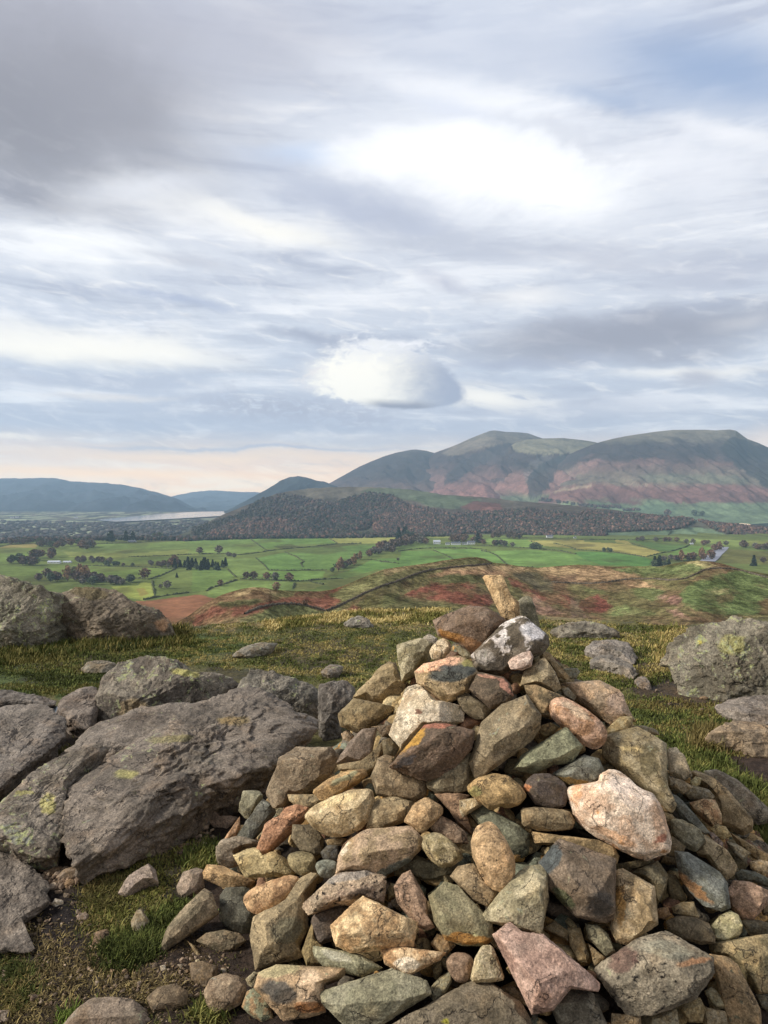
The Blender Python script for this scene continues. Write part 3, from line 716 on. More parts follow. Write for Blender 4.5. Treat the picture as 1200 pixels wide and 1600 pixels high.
HC, WC = '4c5036', '625a4e'
hedges = [
 ('1', '-60,268 60,245 220,236', 'dark field boundary at the far left end of the pastures below the flood plain'),
 ('1', '600,240 700,237 860,231 1000,222 1200,215 1440,208', 'long straight boundary along the far edge of the left green pastures'),
 ('1', '800,322 1000,316 1200,305 1320,303', 'boundary running level above the dark conifer plantation'),
 ('1', '480,374 700,380 900,386 1095,396', 'level boundary right of the white farm on the left'),
 ('1', '950,470 960,520 970,575', 'short boundary at the right side of the brightest yellow green field'),
 ('1', '800,450 930,462 1000,440 1095,397', 'dark hedge climbing right above the brightest yellow green field'),
 ('1', '900,590 960,577 1060,560 1180,545', 'low boundary between green field and the brown marsh'),
 ('2', '360,205 400,235 440,262 470,286', 'dark boundary dropping diagonally right of the top left green field'),
 ('2', '60,300 200,302 300,308 380,300 470,286 560,274 700,262 820,250 900,241 1060,236', 'long dark winding boundary across the middle of the central pastures'),
 ('2', '400,328 450,370 480,404', 'short boundary on the left side of the central square green field'),
 ('2', '480,405 600,407 700,405 840,404', 'level boundary under the central square green field'),
 ('2', '580,290 650,318 700,350 680,362 695,385', 'crooked boundary on the right side of the central square green field'),
 ('2', '820,194 870,212 912,237', 'short boundary left of the pale green top field'),
 ('2', '225,400 250,425 275,447', 'short boundary falling right from the dark conifer plantation'),
 ('2', '300,460 420,464 640,472 720,472 790,464 860,460 945,456', 'level hedge in front of the row of brown trees in the central pastures'),
 ('2', '90,535 120,515 200,492 280,466', 'thick dark hedge rising right to the row of brown trees'),
 ('2', '735,474 780,486 820,494', 'broken wall beside the pale rushy field above the knoll'),
 ('2', '630,520 642,485', 'tiny dark bush hedge right of the round brown tree'),
 ('2', '1100,335 1150,343 1230,352', 'short boundary right of the brown tree belt'),
 ('3', '90,287 160,276 250,268 360,266 480,266 600,272 640,280', 'long level boundary below the white farm buildings'),
 ('3', '310,280 370,302 432,335', 'diagonal boundary between two central fields below the white farm'),
 ('3', '610,285 660,292 705,312 745,350 790,384 860,386 930,388', 'dark stream hedge curving down right behind the knoll'),
 ('3', '-30,352 40,356 92,362', 'short boundary at the left foot of the field below the brown wood'),
 ('3', '560,250 700,254 860,264 1000,274 1110,284 1200,304', 'long hedge sloping right from the white farm buildings'),
 ('3', '920,226 960,236 990,252', 'short boundary left of the pale yellow field'),
 ('3', '1060,236 1130,250 1200,272', 'boundary crossing the pale yellow field'),
 ('3', '860,203 1000,206 1200,203', 'far boundary in front of the white cottage'),
 ('4', '-20,278 100,282 200,288 320,304 430,322', 'thick hedge on the near side of the pale yellow field'),
 ('4', '440,320 530,298 620,280 680,262 712,246', 'dark boundary rising right between the teal and yellow fields'),
 ('4', '0,216 200,214 400,216 560,205', 'far boundary above the pale yellow field'),
 ('4', '562,204 580,180 596,158', 'short upright boundary splitting the field in front of the far wood'),
 ('4', '560,200 680,204 800,208 930,214 1050,216', 'dark level wall along the near edge of the far right green field'),
 ('4', '340,236 420,258 520,286', 'boundary between the teal field and the yellow field'),
]
for crop, s, lab in hedges:
    pts = PX(crop, s)
    on = LG if (crop == '4' and lab.startswith(('short upright', 'dark level wall'))) else VA
    strip(on, pts, 2.5, 3.6, 'hedgerow', lab, 'hedge', 'hedges and walls between the valley fields', HC, M_foliage, 0.7, 1.3)
walls = [
 ('P', '510,955 525,949 540,942 556,934 570,927 585,921 600,915 625,907 642,900 657,895 672,891 687,889 706,887 725,885 748,883 768,881', 'dark dry stone wall curving up the middle of the heathery knoll'),
 ('P', '382,960 392,955 405,950 422,946 440,944 458,944 475,946 492,950 510,955', 'dark dry stone wall round the lower left green hollow of the knoll'),
 ('P', '862,910 880,911 900,912 925,912 950,910 968,907 985,905 1005,905 1025,905 1045,907 1062,906 1072,904 1080,901 1090,896 1100,891 1110,889 1120,888 1140,889 1160,892 1178,897 1195,902 1230,908', 'long dark dry stone wall winding over the grassy knoll on the right'),
]
for crop, s, lab in walls:
    strip(NF, PX(crop, s), 1.0, 1.0, 'dry_stone_wall', lab, 'wall', 'dry stone walls on the knolls', WC, M_wallrock, 0.35, 1.2)
def ribbon(sheet, pts, w, name, mat):
    pts = np.array(pts, float); n = 40; L = np.r_[0, np.cumsum(np.hypot(*np.diff(pts, axis=0).T))]; s = np.linspace(0, L[-1], n)
    p = sheet.place(np.interp(s, L, pts[:, 0]), np.interp(s, L, pts[:, 1])); p[:, 2] += 1.2
    d = np.gradient(p, axis=0); d[:, 2] = 0; d /= np.linalg.norm(d, axis=1)[:, None]; nr = np.stack([-d[:, 1], d[:, 0], 0 * d[:, 0]], 1)
    V = np.concatenate([p - nr * w / 2, p + nr * w / 2]); Fc = [(i, i + 1, n + i + 1, n + i) for i in range(n - 1)]
    return link(name, mesh_np(name, V, Fc, mat=mat), kind='structure')
ribbon(VA, PX('4', '820,350 840,335 870,305 905,275 918,260'), 36, 'road', M_road)

# --- trees
def crown_mesh(kind, seed, hx):
    r = np.random.RandomState(seed)
    if kind == 'round': n, top, low = 260, 1.0, .18
    elif kind == 'conifer': n, top, low = 200, 1.0, .05
    else: n, top, low = 180, 1.0, .15
    h = low + (top - low) * r.uniform(0, 1, n)
    if kind == 'conifer': rad = .26 * (1.02 - h) / (1 - low) * r.uniform(.3, 1, n) ** .5
    else:
        e = np.sqrt(np.clip(1 - ((h - .58) / .43) ** 2, 0, 1)); rad = .50 * e * r.uniform(0, 1, n) ** .4 * (1 + .25 * np.sin(3 * h * 7 + seed))
    a = r.uniform(0, 2 * pi, n); c = np.stack([rad * np.cos(a) * (1 + .15 * np.sin(a * 2 + seed)), rad * np.sin(a), h], 1)
    sz = (.065 if kind != 'conifer' else .06) * r.uniform(.6, 1.5, n)
    u = r.randn(n, 3); u /= np.linalg.norm(u, axis=1)[:, None]; v = np.cross(u, r.randn(n, 3)); v /= np.linalg.norm(v, axis=1)[:, None]
    u *= sz[:, None]; v *= sz[:, None]
    V = np.stack([c - u - v * .6, c + u - v, c + u * .7 + v, c - u + v], 1).reshape(-1, 3)
    col = np.repeat(desat(hexl(hx), .8) * 1.7 * r.uniform(.5, 1.6, (n, 1)) * np.array([[1, 1, 1]]), 4, 0)
    return mesh_np('crown', V, np.arange(4 * n).reshape(-1, 4), col, False, M_foliage)
def tube(pts, rad, sides=5):
    pts = np.array(pts, float); n = len(pts); V = []
    for p, r_ in zip(pts, rad):
        for k in range(sides):
            a = 2 * pi * k / sides; V.append(p + [r_ * cos(a), r_ * sin(a), 0])
    Fc = [(i * sides + k, i * sides + (k + 1) % sides, (i + 1) * sides + (k + 1) % sides, (i + 1) * sides + k) for i in range(n - 1) for k in range(sides)]
    return V, Fc
def trunk_mesh():
    V, Fc = tube([(0, 0, -.05), (0.005, 0, .3), (0.0, 0.01, .75)], [.035, .024, .008])
    for dx, dy, z in ((.18, .05, .6), (-.17, -.06, .65), (.03, .16, .7), (-.04, -.17, .55)):
        v, f = tube([(0, 0, .25), (dx, dy, z)], [.016, .005], 4); o = len(V); V += v; Fc += [tuple(x + o for x in q) for q in f]
    return mesh_np('trunk', V, Fc, mat=M_bark)
TM = trunk_mesh()
TREEC = {'rust': '614a39', 'brown': '54463a', 'grey': '585248', 'green': '465038', 'dark': '2c3628', 'larch': '745a3c', 'olive': '5c5a3c'}
CM = {}
for kc, hx in TREEC.items():
    kd = 'conifer' if kc == 'dark' else 'round'
    CM[kc] = [crown_mesh(kd, 50 + i * 7 + len(kc), hx) for i in range(3)]
def tree(sheet, X, Y, wpx, kc, label, group=None, hpx=None):
    p = sheet.place(X, Y)[0]; s = wpx / F * p[1]
    h = (hpx or wpx * (.95 if kc not in ('dark', 'larch') else 1.5)) / F * p[1]
    o = thing('tree', None, label, 'tree', group, p)
    k = {'dark': 1.9, 'larch': .75}.get(kc, 1.0)
    o.scale = (s * k, s * k, h); o.rotation_euler = (0, 0, rs.uniform(0, 6))
    link('trunk', TM, o); link('crown', CM[kc][rs.randint(3)], o); return o
single = [
 ('1', 905, 458, 17, 'rust', 'round rust brown tree standing alone right of the hedge trees near the bright field'),
 ('1', 1045, 520, 13, 'grey', 'bare grey brown tree alone in the field above the brown marsh'),
 ('1', 1003, 518, 7, 'grey', 'thin small bare tree just left of the grey brown field tree'),
 ('1', 1105, 450, 5, 'dark', 'tiny dark tree on the boundary left of the lower thick hedge'),
 ('2', 178, 502, 10, 'rust', 'small rust brown tree rising from the thick dark hedge'),
 ('2', 168, 300, 13, 'brown', 'bare brown tree alone on the boundary above the conifer plantation'),
 ('2', 50, 302, 11, 'brown', 'brown tree on the boundary directly above the conifer plantation'),
 ('2', 340, 460, 12, 'brown', 'leftmost brown tree of the row along the level hedge'),
 ('2', 385, 461, 13, 'brown', 'second brown tree from the left in the row along the level hedge'),
 ('2', 468, 464, 12, 'rust', 'rust tree left of the grey tree in the middle of the hedge row'),
 ('2', 520, 468, 13, 'grey', 'grey green tree in the middle of the hedge row'),
 ('2', 607, 474, 14, 'rust', 'isolated dark rust tree at the right end of the hedge row'),
 ('2', 527, 535, 14, 'larch', 'orange brown round tree close behind the crest of the knoll'),
 ('2', 706, 625, 10, 'rust', 'small dark red tree alone on the bracken slope of the knoll'),
 ('2', 1163, 262, 6, 'dark', 'slender dark conifer at the top of the brown tree belt'),
 ('4', 1112, 378, 11, 'dark', 'dark spreading tree on the crest at the right behind the knoll'),
 ('4', 1170, 360, 10, 'brown', 'brown tree at the right edge behind the knoll crest'),
 ('4', 740, 65, 10, 'green', 'left one of two round dark trees on the green mountain skirt'),
 ('4', 787, 67, 9, 'green', 'right one of two round dark trees on the green mountain skirt'),
 ('4', 572, 70, 12, 'brown', 'brown tree on the green mountain skirt left of the two round trees'),
 ('3', 88, 345, 5, 'grey', 'thin grey tree on the field boundary under the brown wood'),
 ('3', 712, 205, 15, 'brown', 'large brown tree beside the right end of the white farm trees'),
 ('3', 680, 205, 8, 'rust', 'small rusty tree just left of the large brown tree beyond the farm'),
]
for cr, x, y, w, kc, lab in single:
    X, Y = PX(cr, '%g,%g' % (x, y))[0]
    sh = VA
    if cr == '4' and y < 100: sh = S4
    if cr == '2' and x == 706: sh = NF
    o = tree(sh, X, Y, w, kc, lab, hpx=w * 1.0 if kc in ('larch',) and w > 10 else None)
    if kc == 'larch': o.scale = (o.scale[0] * 1.3, o.scale[1] * 1.3, o.scale[2])
def clump(sheet, crop, poly, n, kinds, w, label, group):
    P = PX(crop, poly); xs = [p[0] for p in P]; ys = [p[1] for p in P]; k = 0; g = 0; pts = []; n = int(round(n * .66)) + (12 if label.startswith('tree of the dark conifer') else 0); w *= 1.08
    while k < n and g < 9000:
        g += 1; X = rs.uniform(min(xs), max(xs)); Y = rs.uniform(min(ys), max(ys))
        if inside(np.array([X]), np.array([Y]), P)[0] and all(abs(X - a) + 2.5 * abs(Y - b) > w * .26 for a, b in pts):
            pts.append((X, Y)); k += 1
    for X, Y in pts:
        tree(sheet, X, Y, w * rs.uniform(.75, 1.2), kinds[rs.randint(len(kinds))], label, group)
clump(VA, '1', '1065,382 1200,372 1420,378 1420,405 1200,405 1075,395', 26, ['dark', 'dark', 'dark', 'green'], 8, 'tree of the dark conifer plantation in the middle of the green fields', 'dark conifer plantation in the pastures')
clump(VA, '1', '1065,385 1110,388 1120,365 1080,360', 4, ['rust', 'brown'], 11, 'rusty tree at the left end of the dark conifer plantation', 'rusty trees beside the conifer plantation')
clump(VA, '1', '670,222 850,212 850,222 680,226', 11, ['dark'], 9, 'tree of the dark evergreen clump at the far edge of the left pastures', 'dark evergreen clump at the far pasture edge')
clump(VA, '1', '925,205 1010,203 1008,210 930,212', 6, ['green', 'brown'], 9, 'tree of the small dark clump right of the evergreens at the far pasture edge', 'small clump right of the evergreens')
clump(VA, '1', '20,238 110,222 240,222 230,240 90,248', 14, ['brown', 'rust', 'green'], 9, 'tree of the brown row at the far left pasture edge', 'brown trees along the far left pasture edge')
clump(VA, '1', '220,255 330,245 480,240 590,262 560,282 400,275 240,268', 26, ['brown', 'grey', 'rust', 'green'], 11, 'tree of the mixed brown wood beyond the left white farm', 'mixed wood beyond the left farm')
clump(VA, '1', '40,358 160,350 280,375 260,388 160,378 60,362', 14, ['brown', 'green', 'brown'], 12, 'tree of the dark wood left of the left white farm', 'wood left of the left farm')
clump(VA, '1', '180,335 250,318 330,318 330,338 200,350', 8, ['rust', 'brown'], 14, 'tall rusty tree in the wood behind the left white farm', 'rusty trees behind the left farm')
clump(VA, '1', '450,350 560,345 680,352 690,362 480,362', 15, ['brown', 'grey'], 9, 'tree of the brown row right of the left white farm', 'brown row right of the left farm')
clump(VA, '1', '640,372 830,372 830,382 660,382', 10, ['green', 'brown'], 7, 'low bush tree in the dark row below the middle left pastures', 'dark low row in the left pastures')
clump(VA, '1', '190,450 300,445 390,470 340,482 220,468', 10, ['brown', 'rust', 'green'], 12, 'tree of the mixed thicket left below the left farm', 'thicket below the left farm')
clump(VA, '1', '370,460 480,440 600,450 600,475 480,475 380,475', 14, ['rust', 'brown', 'larch', 'olive'], 14, 'autumn tree of the middle thicket below the left farm', 'autumn thicket below the left farm')
clump(VA, '1', '480,495 640,500 740,500 850,490 850,480 700,470 520,480', 22, ['brown', 'green', 'grey'], 12, 'tree of the dark thicket beside the bright yellow green field', 'dark thicket beside the bright field')
clump(VA, '1', '900,365 1060,372 1060,388 920,380', 9, ['brown', 'grey'], 8, 'brown bush tree left of the dark conifer plantation', 'brown bushes left of the plantation')
clump(VA, '2', '205,318 270,312 290,325 215,330', 5, ['brown', 'grey'], 7, 'small bush tree right of the dark conifer plantation', 'bushes right of the plantation')
clump(VA, '2', '835,430 870,415 960,375 1050,330 1100,305 1130,315 1080,345 980,395 900,420 850,435', 26, ['larch', 'brown', 'larch', 'rust', 'green'], 9, 'tree of the slanting orange brown larch belt in the central pastures', 'slanting larch belt')
clump(VA, '2', '1090,300 1200,270 1250,280 1250,300 1130,312', 12, ['brown', 'grey'], 10, 'bare tree of the brown wood at the top of the larch belt', 'brown wood above the larch belt')
clump(VA, '3', '0,260 60,235 180,222 290,232 280,245 100,262 20,285 -30,285', 30, ['brown', 'grey', 'brown', 'rust'], 12, 'tree of the brown wood left of the white farm buildings', 'brown wood left of the white farm')
clump(VA, '3', '70,200 160,195 250,205 240,215 100,220', 10, ['dark', 'green'], 10, 'dark tree at the back of the brown wood left of the white farm', 'dark trees behind the brown wood')
clump(VA, '3', '340,230 440,222 600,230 640,235 640,245 580,246 570,232 430,230 350,240', 14, ['brown', 'rust', 'dark'], 9, 'tree growing among the white farm buildings', 'trees among the white farm buildings')
clump(VA, '3', '445,218 560,210 620,205 620,214 460,222', 9, ['rust', 'brown'], 10, 'rusty tree behind the white farm buildings', 'rusty trees behind the white farm')
clump(VA, '3', '670,248 740,250 830,256 830,262 700,256', 9, ['grey', 'brown', 'green'], 9, 'tree of the dark row right of the white farm buildings', 'dark row right of the white farm')
clump(VA, '3', '880,262 930,266 1000,272 990,278 890,270', 7, ['green', 'brown'], 8, 'bush tree on the long hedge left of the yellow field', 'bushes on the long hedge')
clump(VA, '3', '770,206 850,206 850,212 775,212', 5, ['brown'], 10, 'brown tree of the clump in front of the far wood', 'brown clump in front of the far wood')
clump(VA, '4', '640,345 700,325 850,320 870,335 760,345 650,352', 18, ['rust', 'brown', 'rust', 'larch'], 10, 'rusty tree of the belt left of the grey road', 'rusty belt left of the road')
clump(VA, '4', '860,285 910,262 915,275 880,300', 6, ['rust', 'larch'], 9, 'orange brown tree at the far end of the grey road', 'orange trees at the far end of the road')
clump(VA, '4', '430,378 630,380 630,386 440,384', 9, ['dark', 'dark', 'green'], 9, 'dark tree showing over the crest of the right grassy knoll', 'dark trees over the right knoll crest')
clump(VA, '4', '520,345 640,335 640,350 530,355', 8, ['grey', 'brown'], 9, 'grey bare tree left of the rusty belt', 'grey trees left of the rusty belt')
clump(VA, '4', '320,218 560,222 660,226 660,234 330,226', 14, ['brown', 'rust', 'grey'], 7, 'tree of the brown hedge row in front of the far field', 'brown hedge row in front of the far field')
clump(VA, '4', '680,236 850,242 980,252 980,260 700,246', 12, ['brown', 'grey', 'rust'], 7, 'tree of the brown hedge row leading to the road', 'brown hedge row leading to the road')
clump(VA, '4', '1035,262 1250,268 1250,285 1060,275', 14, ['brown', 'grey', 'rust'], 10, 'tree of the brown wood at the right edge of the valley', 'brown wood at the right valley edge')
clump(VA, '4', '150,285 210,285 230,292 160,292', 4, ['green'], 6, 'small dark bush tree on the hedge of the yellow field', 'bushes on the yellow field hedge')
clump(VA, '2', '0,212 -40,214 -120,214 -120,208 0,206', 6, ['brown'], 6, 'tree of the low row right of the evergreen clump', 'low row right of the evergreens')

# mass woodland on the foothill and the hedgerow trees of the flood plain: one body of stuff each
def mass(name, sheet, polys, dens, hm, cols, kind_c=0.3, lvl=1, wmul=1.0):
    P0, T0 = ICO[lvl]; VV = []; FF = []; CC = []; o = 0
    pts = []; cc = []
    for crop, pl, mult, pal in polys:
        P = PX(crop, pl); A = 0
        for k in range(len(P)): A += P[k][0] * P[(k + 1) % len(P)][1] - P[(k + 1) % len(P)][0] * P[k][1]
        n = int(abs(A) / 2 * dens * mult); xs = [p[0] for p in P]; ys = [p[1] for p in P]
        X = rs.uniform(min(xs), max(xs), n * 4); Y = rs.uniform(min(ys), max(ys), n * 4); m = inside(X, Y, P)
        X, Y = X[m][:n], Y[m][:n]; pts.append(np.stack([X, Y], 1)); cc += [pal[i] for i in rs.randint(0, len(pal), len(X))]
    pts = np.concatenate(pts); W = sheet.place(pts[:, 0], pts[:, 1]); ok = ~np.isnan(W[:, 0])
    for i in np.where(ok)[0]:
        h = hm * rs.uniform(.6, 1.25); con = rs.rand() < kind_c
        v = P0 * (1 + rs.uniform(-.3, .3, (len(P0), 1)))
        if con: v = v * [.30, .30, .6]; v[:, :2] *= np.clip(1.3 - (v[:, 2:] / .6 + 1) * .6, .15, 1.3)
        else: v = v * [.46, .46, .5]
        v = v * h * [wmul, wmul, 1] + [0, 0, h * .45] + W[i]
        VV.append(v); FF.append(T0 + o); o += len(v)
        CC.append(np.repeat((desat(hexl(cc[i]), .48, (1.5, 1.38, 1.42)) * rs.uniform(.75, 1.28))[None], len(v), 0) * rs.uniform(.7, 1.3, (len(v), 1)))
    me = mesh_np(name, np.concatenate(VV), np.concatenate(FF), np.concatenate(CC), True, M_foliage)
    return link(name, me, kind='stuff')
B = ['4a3a2e', '54402e', '3e3830', '3c3c2c', '5c3c28', '38402c']; G = ['26301f', '2c3424', '343828', '2a3020']; O = ['6c4426', '70502c', '5c3c28', '4a3a2e']
Gy = ['3e3a30', '46423a', '3c3c30']
mass('woodland', LG, [
 ('Q', '0,385 60,360 200,320 330,240 400,250 330,330 250,380 60,412 0,410', .9, G + Gy), ('Q', '60,412 200,350 300,330 480,350 470,412 200,414', 1.0, B + O),
 ('Q', '330,240 420,215 520,230 700,265 600,310 480,350 350,330', .38, Gy + B), ('Q', '400,410 540,330 700,262 790,280 800,330 720,370 780,408', 1.0, G + B),
 ('3', '-20,20 60,60 150,40 280,20 420,60 520,40 740,40 900,20 1050,40 1220,60 1220,190 1000,195 640,175 300,180 -20,178', 1.0, B + B + G + O),
 ('3', '-300,-20 -100,-80 60,-60 150,0 100,60 -20,60 -100,150 -300,170', .9, B + G),
 ('Q', '850,300 930,235 1100,290 1200,310 1200,405 850,410', .9, B + O), ('4', '-10,60 60,35 200,45 380,60 560,75 730,80 740,110 640,150 560,155 200,168 180,205 -10,195', 1.1, B + O + B + G),
 ('4', '730,80 800,115 860,150 1000,190 1080,195 1260,190 1260,60 1100,70 900,80 880,120', .9, B + O),
 ('4', '1080,60 1100,10 1260,0 1260,80', 1.0, B)], .5, 13, None, .35)
mass('valley_edge_trees', VA, [('P', '290,842 420,838 560,836 700,834 720,838 560,841 400,842 290,846', 1.0, B + G), ('P', '-60,846 60,843 200,841 290,842 290,846 200,844 60,847 -60,852', .5, B + G)], .8, 13, None, .3)
mass('plain_trees', FL, [('P', '-60,814 90,815 200,819 300,813 340,815 300,832 220,843 0,848 -60,850', 1.0, ['3c3a34', '3e4234', '443c34', '4a4438'])], .11, 13, None, .1, 1, 2.2)
mass('skirt_trees', S4, [('S', '655,262 740,264 740,270 655,268', 1.0, B + G), ('S', '740,275 790,268 800,276 745,280', .6, B), ('S', '480,238 660,262 660,268 470,244', .7, B + G)], .5, 16, None, .1)

# --- farm buildings: walls, pitched roof, windows and a chimney
def box(x0, x1, y0, y1, z0, z1):
    V = [(x, y, z) for z in (z0, z1) for y in (y0, y1) for x in (x0, x1)]
    return V, [(0, 2, 3, 1), (4, 5, 7, 6), (0, 1, 5, 4), (2, 6, 7, 3), (0, 4, 6, 2), (1, 3, 7, 5)]
def house(sheet, X, Y, wpx, hpx, label, roofm=None, wallm=None, rot=0.0):
    p = sheet.place(X, Y)[0]; k = p[1] / F; L = wpx * k; H = hpx * k * .62; Dp = min(L * .5, 12); R = hpx * k * .38
    o = thing('farmhouse', None, label, 'building', 'farm buildings in the valley', p); o.rotation_euler = (0, 0, rot)
    V = [(-L / 2, -Dp / 2, -2), (L / 2, -Dp / 2, -2), (L / 2, Dp / 2, -2), (-L / 2, Dp / 2, -2), (-L / 2, -Dp / 2, H), (L / 2, -Dp / 2, H), (L / 2, Dp / 2, H), (-L / 2, Dp / 2, H), (-L / 2, 0, H + R * .95), (L / 2, 0, H + R * .95)]
    me = bpy.data.meshes.new('wall'); me.from_pydata(V, [], [(0, 1, 5, 4), (2, 3, 7, 6), (3, 0, 4, 8, 7), (1, 2, 6, 9, 5)]); me.materials.append(wallm or M_render); link('wall', me, o)
    e = .5; V = [(-L / 2 - e, -Dp / 2 - e, H - .2), (L / 2 + e, -Dp / 2 - e, H - .2), (L / 2 + e, 0, H + R), (-L / 2 - e, 0, H + R), (-L / 2 - e, Dp / 2 + e, H - .2), (L / 2 + e, Dp / 2 + e, H - .2)]
    V += [(x, y, z + .35) for x, y, z in V]
    me = bpy.data.meshes.new('roof'); me.from_pydata(V, [], [(6, 7, 8, 9), (9, 8, 11, 10), (0, 3, 2, 1), (3, 4, 5, 2), (0, 1, 7, 6), (4, 10, 11, 5), (0, 6, 9, 3), (3, 9, 10, 4), (1, 2, 8, 7), (2, 5, 11, 8)]); me.materials.append(roofm or M_slate); r = link('roof', me, o)
    v, f = box(L * .3, L * .3 + 1.4, -.6, .6, H + R * .6, H + R + 1.4); me = bpy.data.meshes.new('chimney'); me.from_pydata(v, [], f); me.materials.append(M_render); link('chimney', me, r)
    nw = max(2, int(L / 6)); wm = bpy.data.meshes.new('window'); v, f = box(-.7, .7, -.08, .05, 0, 1.5); wm.from_pydata(v, [], f); wm.materials.append(M_window)
    for i in range(min(nw, 6)):
        w = link('window', wm, o); w.location = (-L / 2 + (i + .5) * L / min(nw, 6), -Dp / 2, H * .45)
M_barn = flat_mat('barn_wall', '8a9098', .8, .1)
M_pale = flat_mat('pale_sheet_roof', 'b8bcc4', .5, .1)
for cr, x, y, w, h, lab, rm, wm in [
 ('1', 340, 361, 19, 4.2, 'long white farm building with pale roof beside the dark wood on the left', M_pale, None),
 ('1', 422, 358, 12, 3, 'lower white farm building right of the long one on the left', M_pale, None),
 ('1', 826, 229, 12, 3, 'dark low barn under the evergreen clump at the far pasture edge', None, M_barn),
 ('2', 598, 200, 3, 2.6, 'tiny white hut under the wooded foothill', None, None),
 ('3', 330, 240, 11, 6, 'grey white farmhouse at the left end of the farm in the brown trees', M_pale, None),
 ('3', 398, 245, 7, 3.6, 'small white outbuilding between the grey farmhouse and the white row', None, None),
 ('3', 450, 245, 15, 4.6, 'long white farm building in the middle of the row', M_slate, None),
 ('3', 503, 244, 8, 3.6, 'low white link building in the middle of the farm row', M_slate, None),
 ('3', 545, 242, 12, 5.4, 'white gabled farmhouse at the right end of the row', M_slate, None),
 ('3', 1035, 200, 10, 4.0, 'white cottage alone at the foot of the far wood', M_slate, None),
 ('3', 1193, 204, 4, 2.6, 'small white house right of the lone white cottage', None, None),
 ('4', 722, 243, 5, 2.2, 'small pale hut on the hedge row near the road', M_pale, None)]:
    X, Y = PX(cr, '%g,%g' % (x, y))[0]; house(VA, X, Y, w, h, lab, rm, wm)
for cr, x, y, lab in [('1', 105, 75, 'white house far left across the hazy plain'), ('1', 475, 78, 'white house on the far shore left of the lake'), ('1', 527, 56, 'white house higher on the slope left of the lake'), ('1', 625, 58, 'pair of white houses nearest the lake head'), ('1', 75, 78, 'leftmost white house across the hazy plain')]:
    X, Y = PX(cr, '%g,%g' % (x, y))[0]; house(FL if Y > 808 else FH1, X, max(Y, 800), 5, 2.2, lab)

# --- the air between here and the mountains
def haze():
    m = bpy.data.materials.new('haze_air'); m.use_nodes = True; N = NT(m.node_tree); N.n.clear()
    v = N.node('ShaderNodeVolumePrincipled'); o = N.node('ShaderNodeOutputMaterial')
    v.inputs['Color'].default_value = (0.56, 0.78, 1.0, 1); v.inputs['Density'].default_value = HAZE_DENSITY; v.inputs['Anisotropy'].default_value = 0.2
    N.l.new(v.outputs[0], o.inputs['Volume'])
    v_, f = box(-40000, 42000, -1500, 17500, -420, 860); me = bpy.data.meshes.new('haze'); me.from_pydata(v_, [], f); me.materials.append(m)
    link('haze', me, kind='stuff')
haze()
# ------------------------------------------------------------------ the summit: turf, mud and path
_edge = lin('-900,9.4 0,9.4 270,8.2 420,8.7 560,9.4 680,9.6 880,9.0 960,8.7 1050,8.3 1200,9.0 2000,9.0')
def gz(x, y):
    x = np.asarray(x, float); y = np.asarray(y, float); X = 600 + F * x / np.maximum(y, .5)
    e = _edge(np.clip(X, -900, 2000)); o = np.maximum(y - e, 0)
    q = np.stack([x, y, np.zeros(x.shape)], -1)
    z = 0.05 * fbm(q * 0.55, 3) + 0.018 * fbm(q * 3.1, 3)
    z = z - 0.10 * sst(x, -.6, -1.4) * sst(y, 3.2, 2.2)                      # worn hollow bottom left
    return z - 0.30 * o ** 1.12 - .03 * o
GR = [  # crop, colour, opacity, polygon: turf, bare soil, dry grass
 ('P', '6a6434', 1, '-900,940 2100,940 2100,1200 -900,1200'),
 ('P', '9a8450', .75, '380,950 540,940 700,945 690,985 560,980 430,978 330,985'), ('P', '9a8450', .7, '840,965 920,960 960,985 1000,985 1060,975 1100,1000 1010,1010 900,1000'),
 ('P', '62642e', .8, '300,985 520,985 690,990 680,1060 500,1060 300,1040'),
 ('P', '4c5c24', .9, '-900,1000 120,990 300,985 420,1000 400,1020 300,1030 200,1050 120,1090 0,1085 -900,1090'),
 ('P', '5a4a32', .7, '400,1005 520,1000 600,1010 620,1040 520,1060 420,1040'), ('P', '4c3e2e', .85, '0,1020 180,1015 260,1040 160,1050 0,1035'),
 ('P', '7c7038', .7, '860,1000 1000,990 1060,1020 1000,1060 900,1060'),
 ('P', '5c4a38', .9, '990,1040 1050,1030 1120,1060 1140,1100 1060,1130 1000,1100 960,1070'),
 ('P', '44501f', .85, '960,1100 1100,1110 1220,1120 1220,1170 1100,1190 1020,1160 980,1130'),
 ('P', '4a3a2e', 1, '1080,1180 1230,1170 1300,1260 1230,1260 1160,1230'), ('P', '46562a', .9, '1040,1160 1110,1180 1180,1240 1300,1250 1300,1420 1150,1300'),
 ('P', '453629', 1, '-900,1120 330,1120 420,1240 1300,1330 1400,1800 -900,1800'),
 ('P', '46402c', .85, '120,1360 200,1300 280,1260 340,1290 330,1340 300,1400 260,1470 200,1520 150,1500 130,1430'),
 ('P', '3a4a1e', .8, '130,1120 300,1110 280,1130 150,1150'), ('P', '3c4a20', .7, '0,1470 60,1500 50,1560 -40,1570'),
 ('P', '322822', 1, '60,1390 130,1400 180,1500 260,1560 200,1600 40,1600 20,1500'),
 ('P', '4c4030', .9, '40,1330 110,1340 130,1390 80,1400'),
]
def c_ground(X, Y, P):
    c = np.zeros(X.shape + (3,)); c[:] = hexl('4c4a2a')
    paint(c, X, Y, GR, 14, 40, 9)
    q = P / np.array([.5, .5, .5]); n = fbm(q, 5, .6)[..., None]
    c = c * (1 + .8 * n)
    b = sst(fbm(P * 1.7 + 5, 4), .10, .25)[..., None] * .6
    return np.clip(desat((c * (1 - b) + hexl('3c3224') * b) * 1.25, .85), .005, 1)
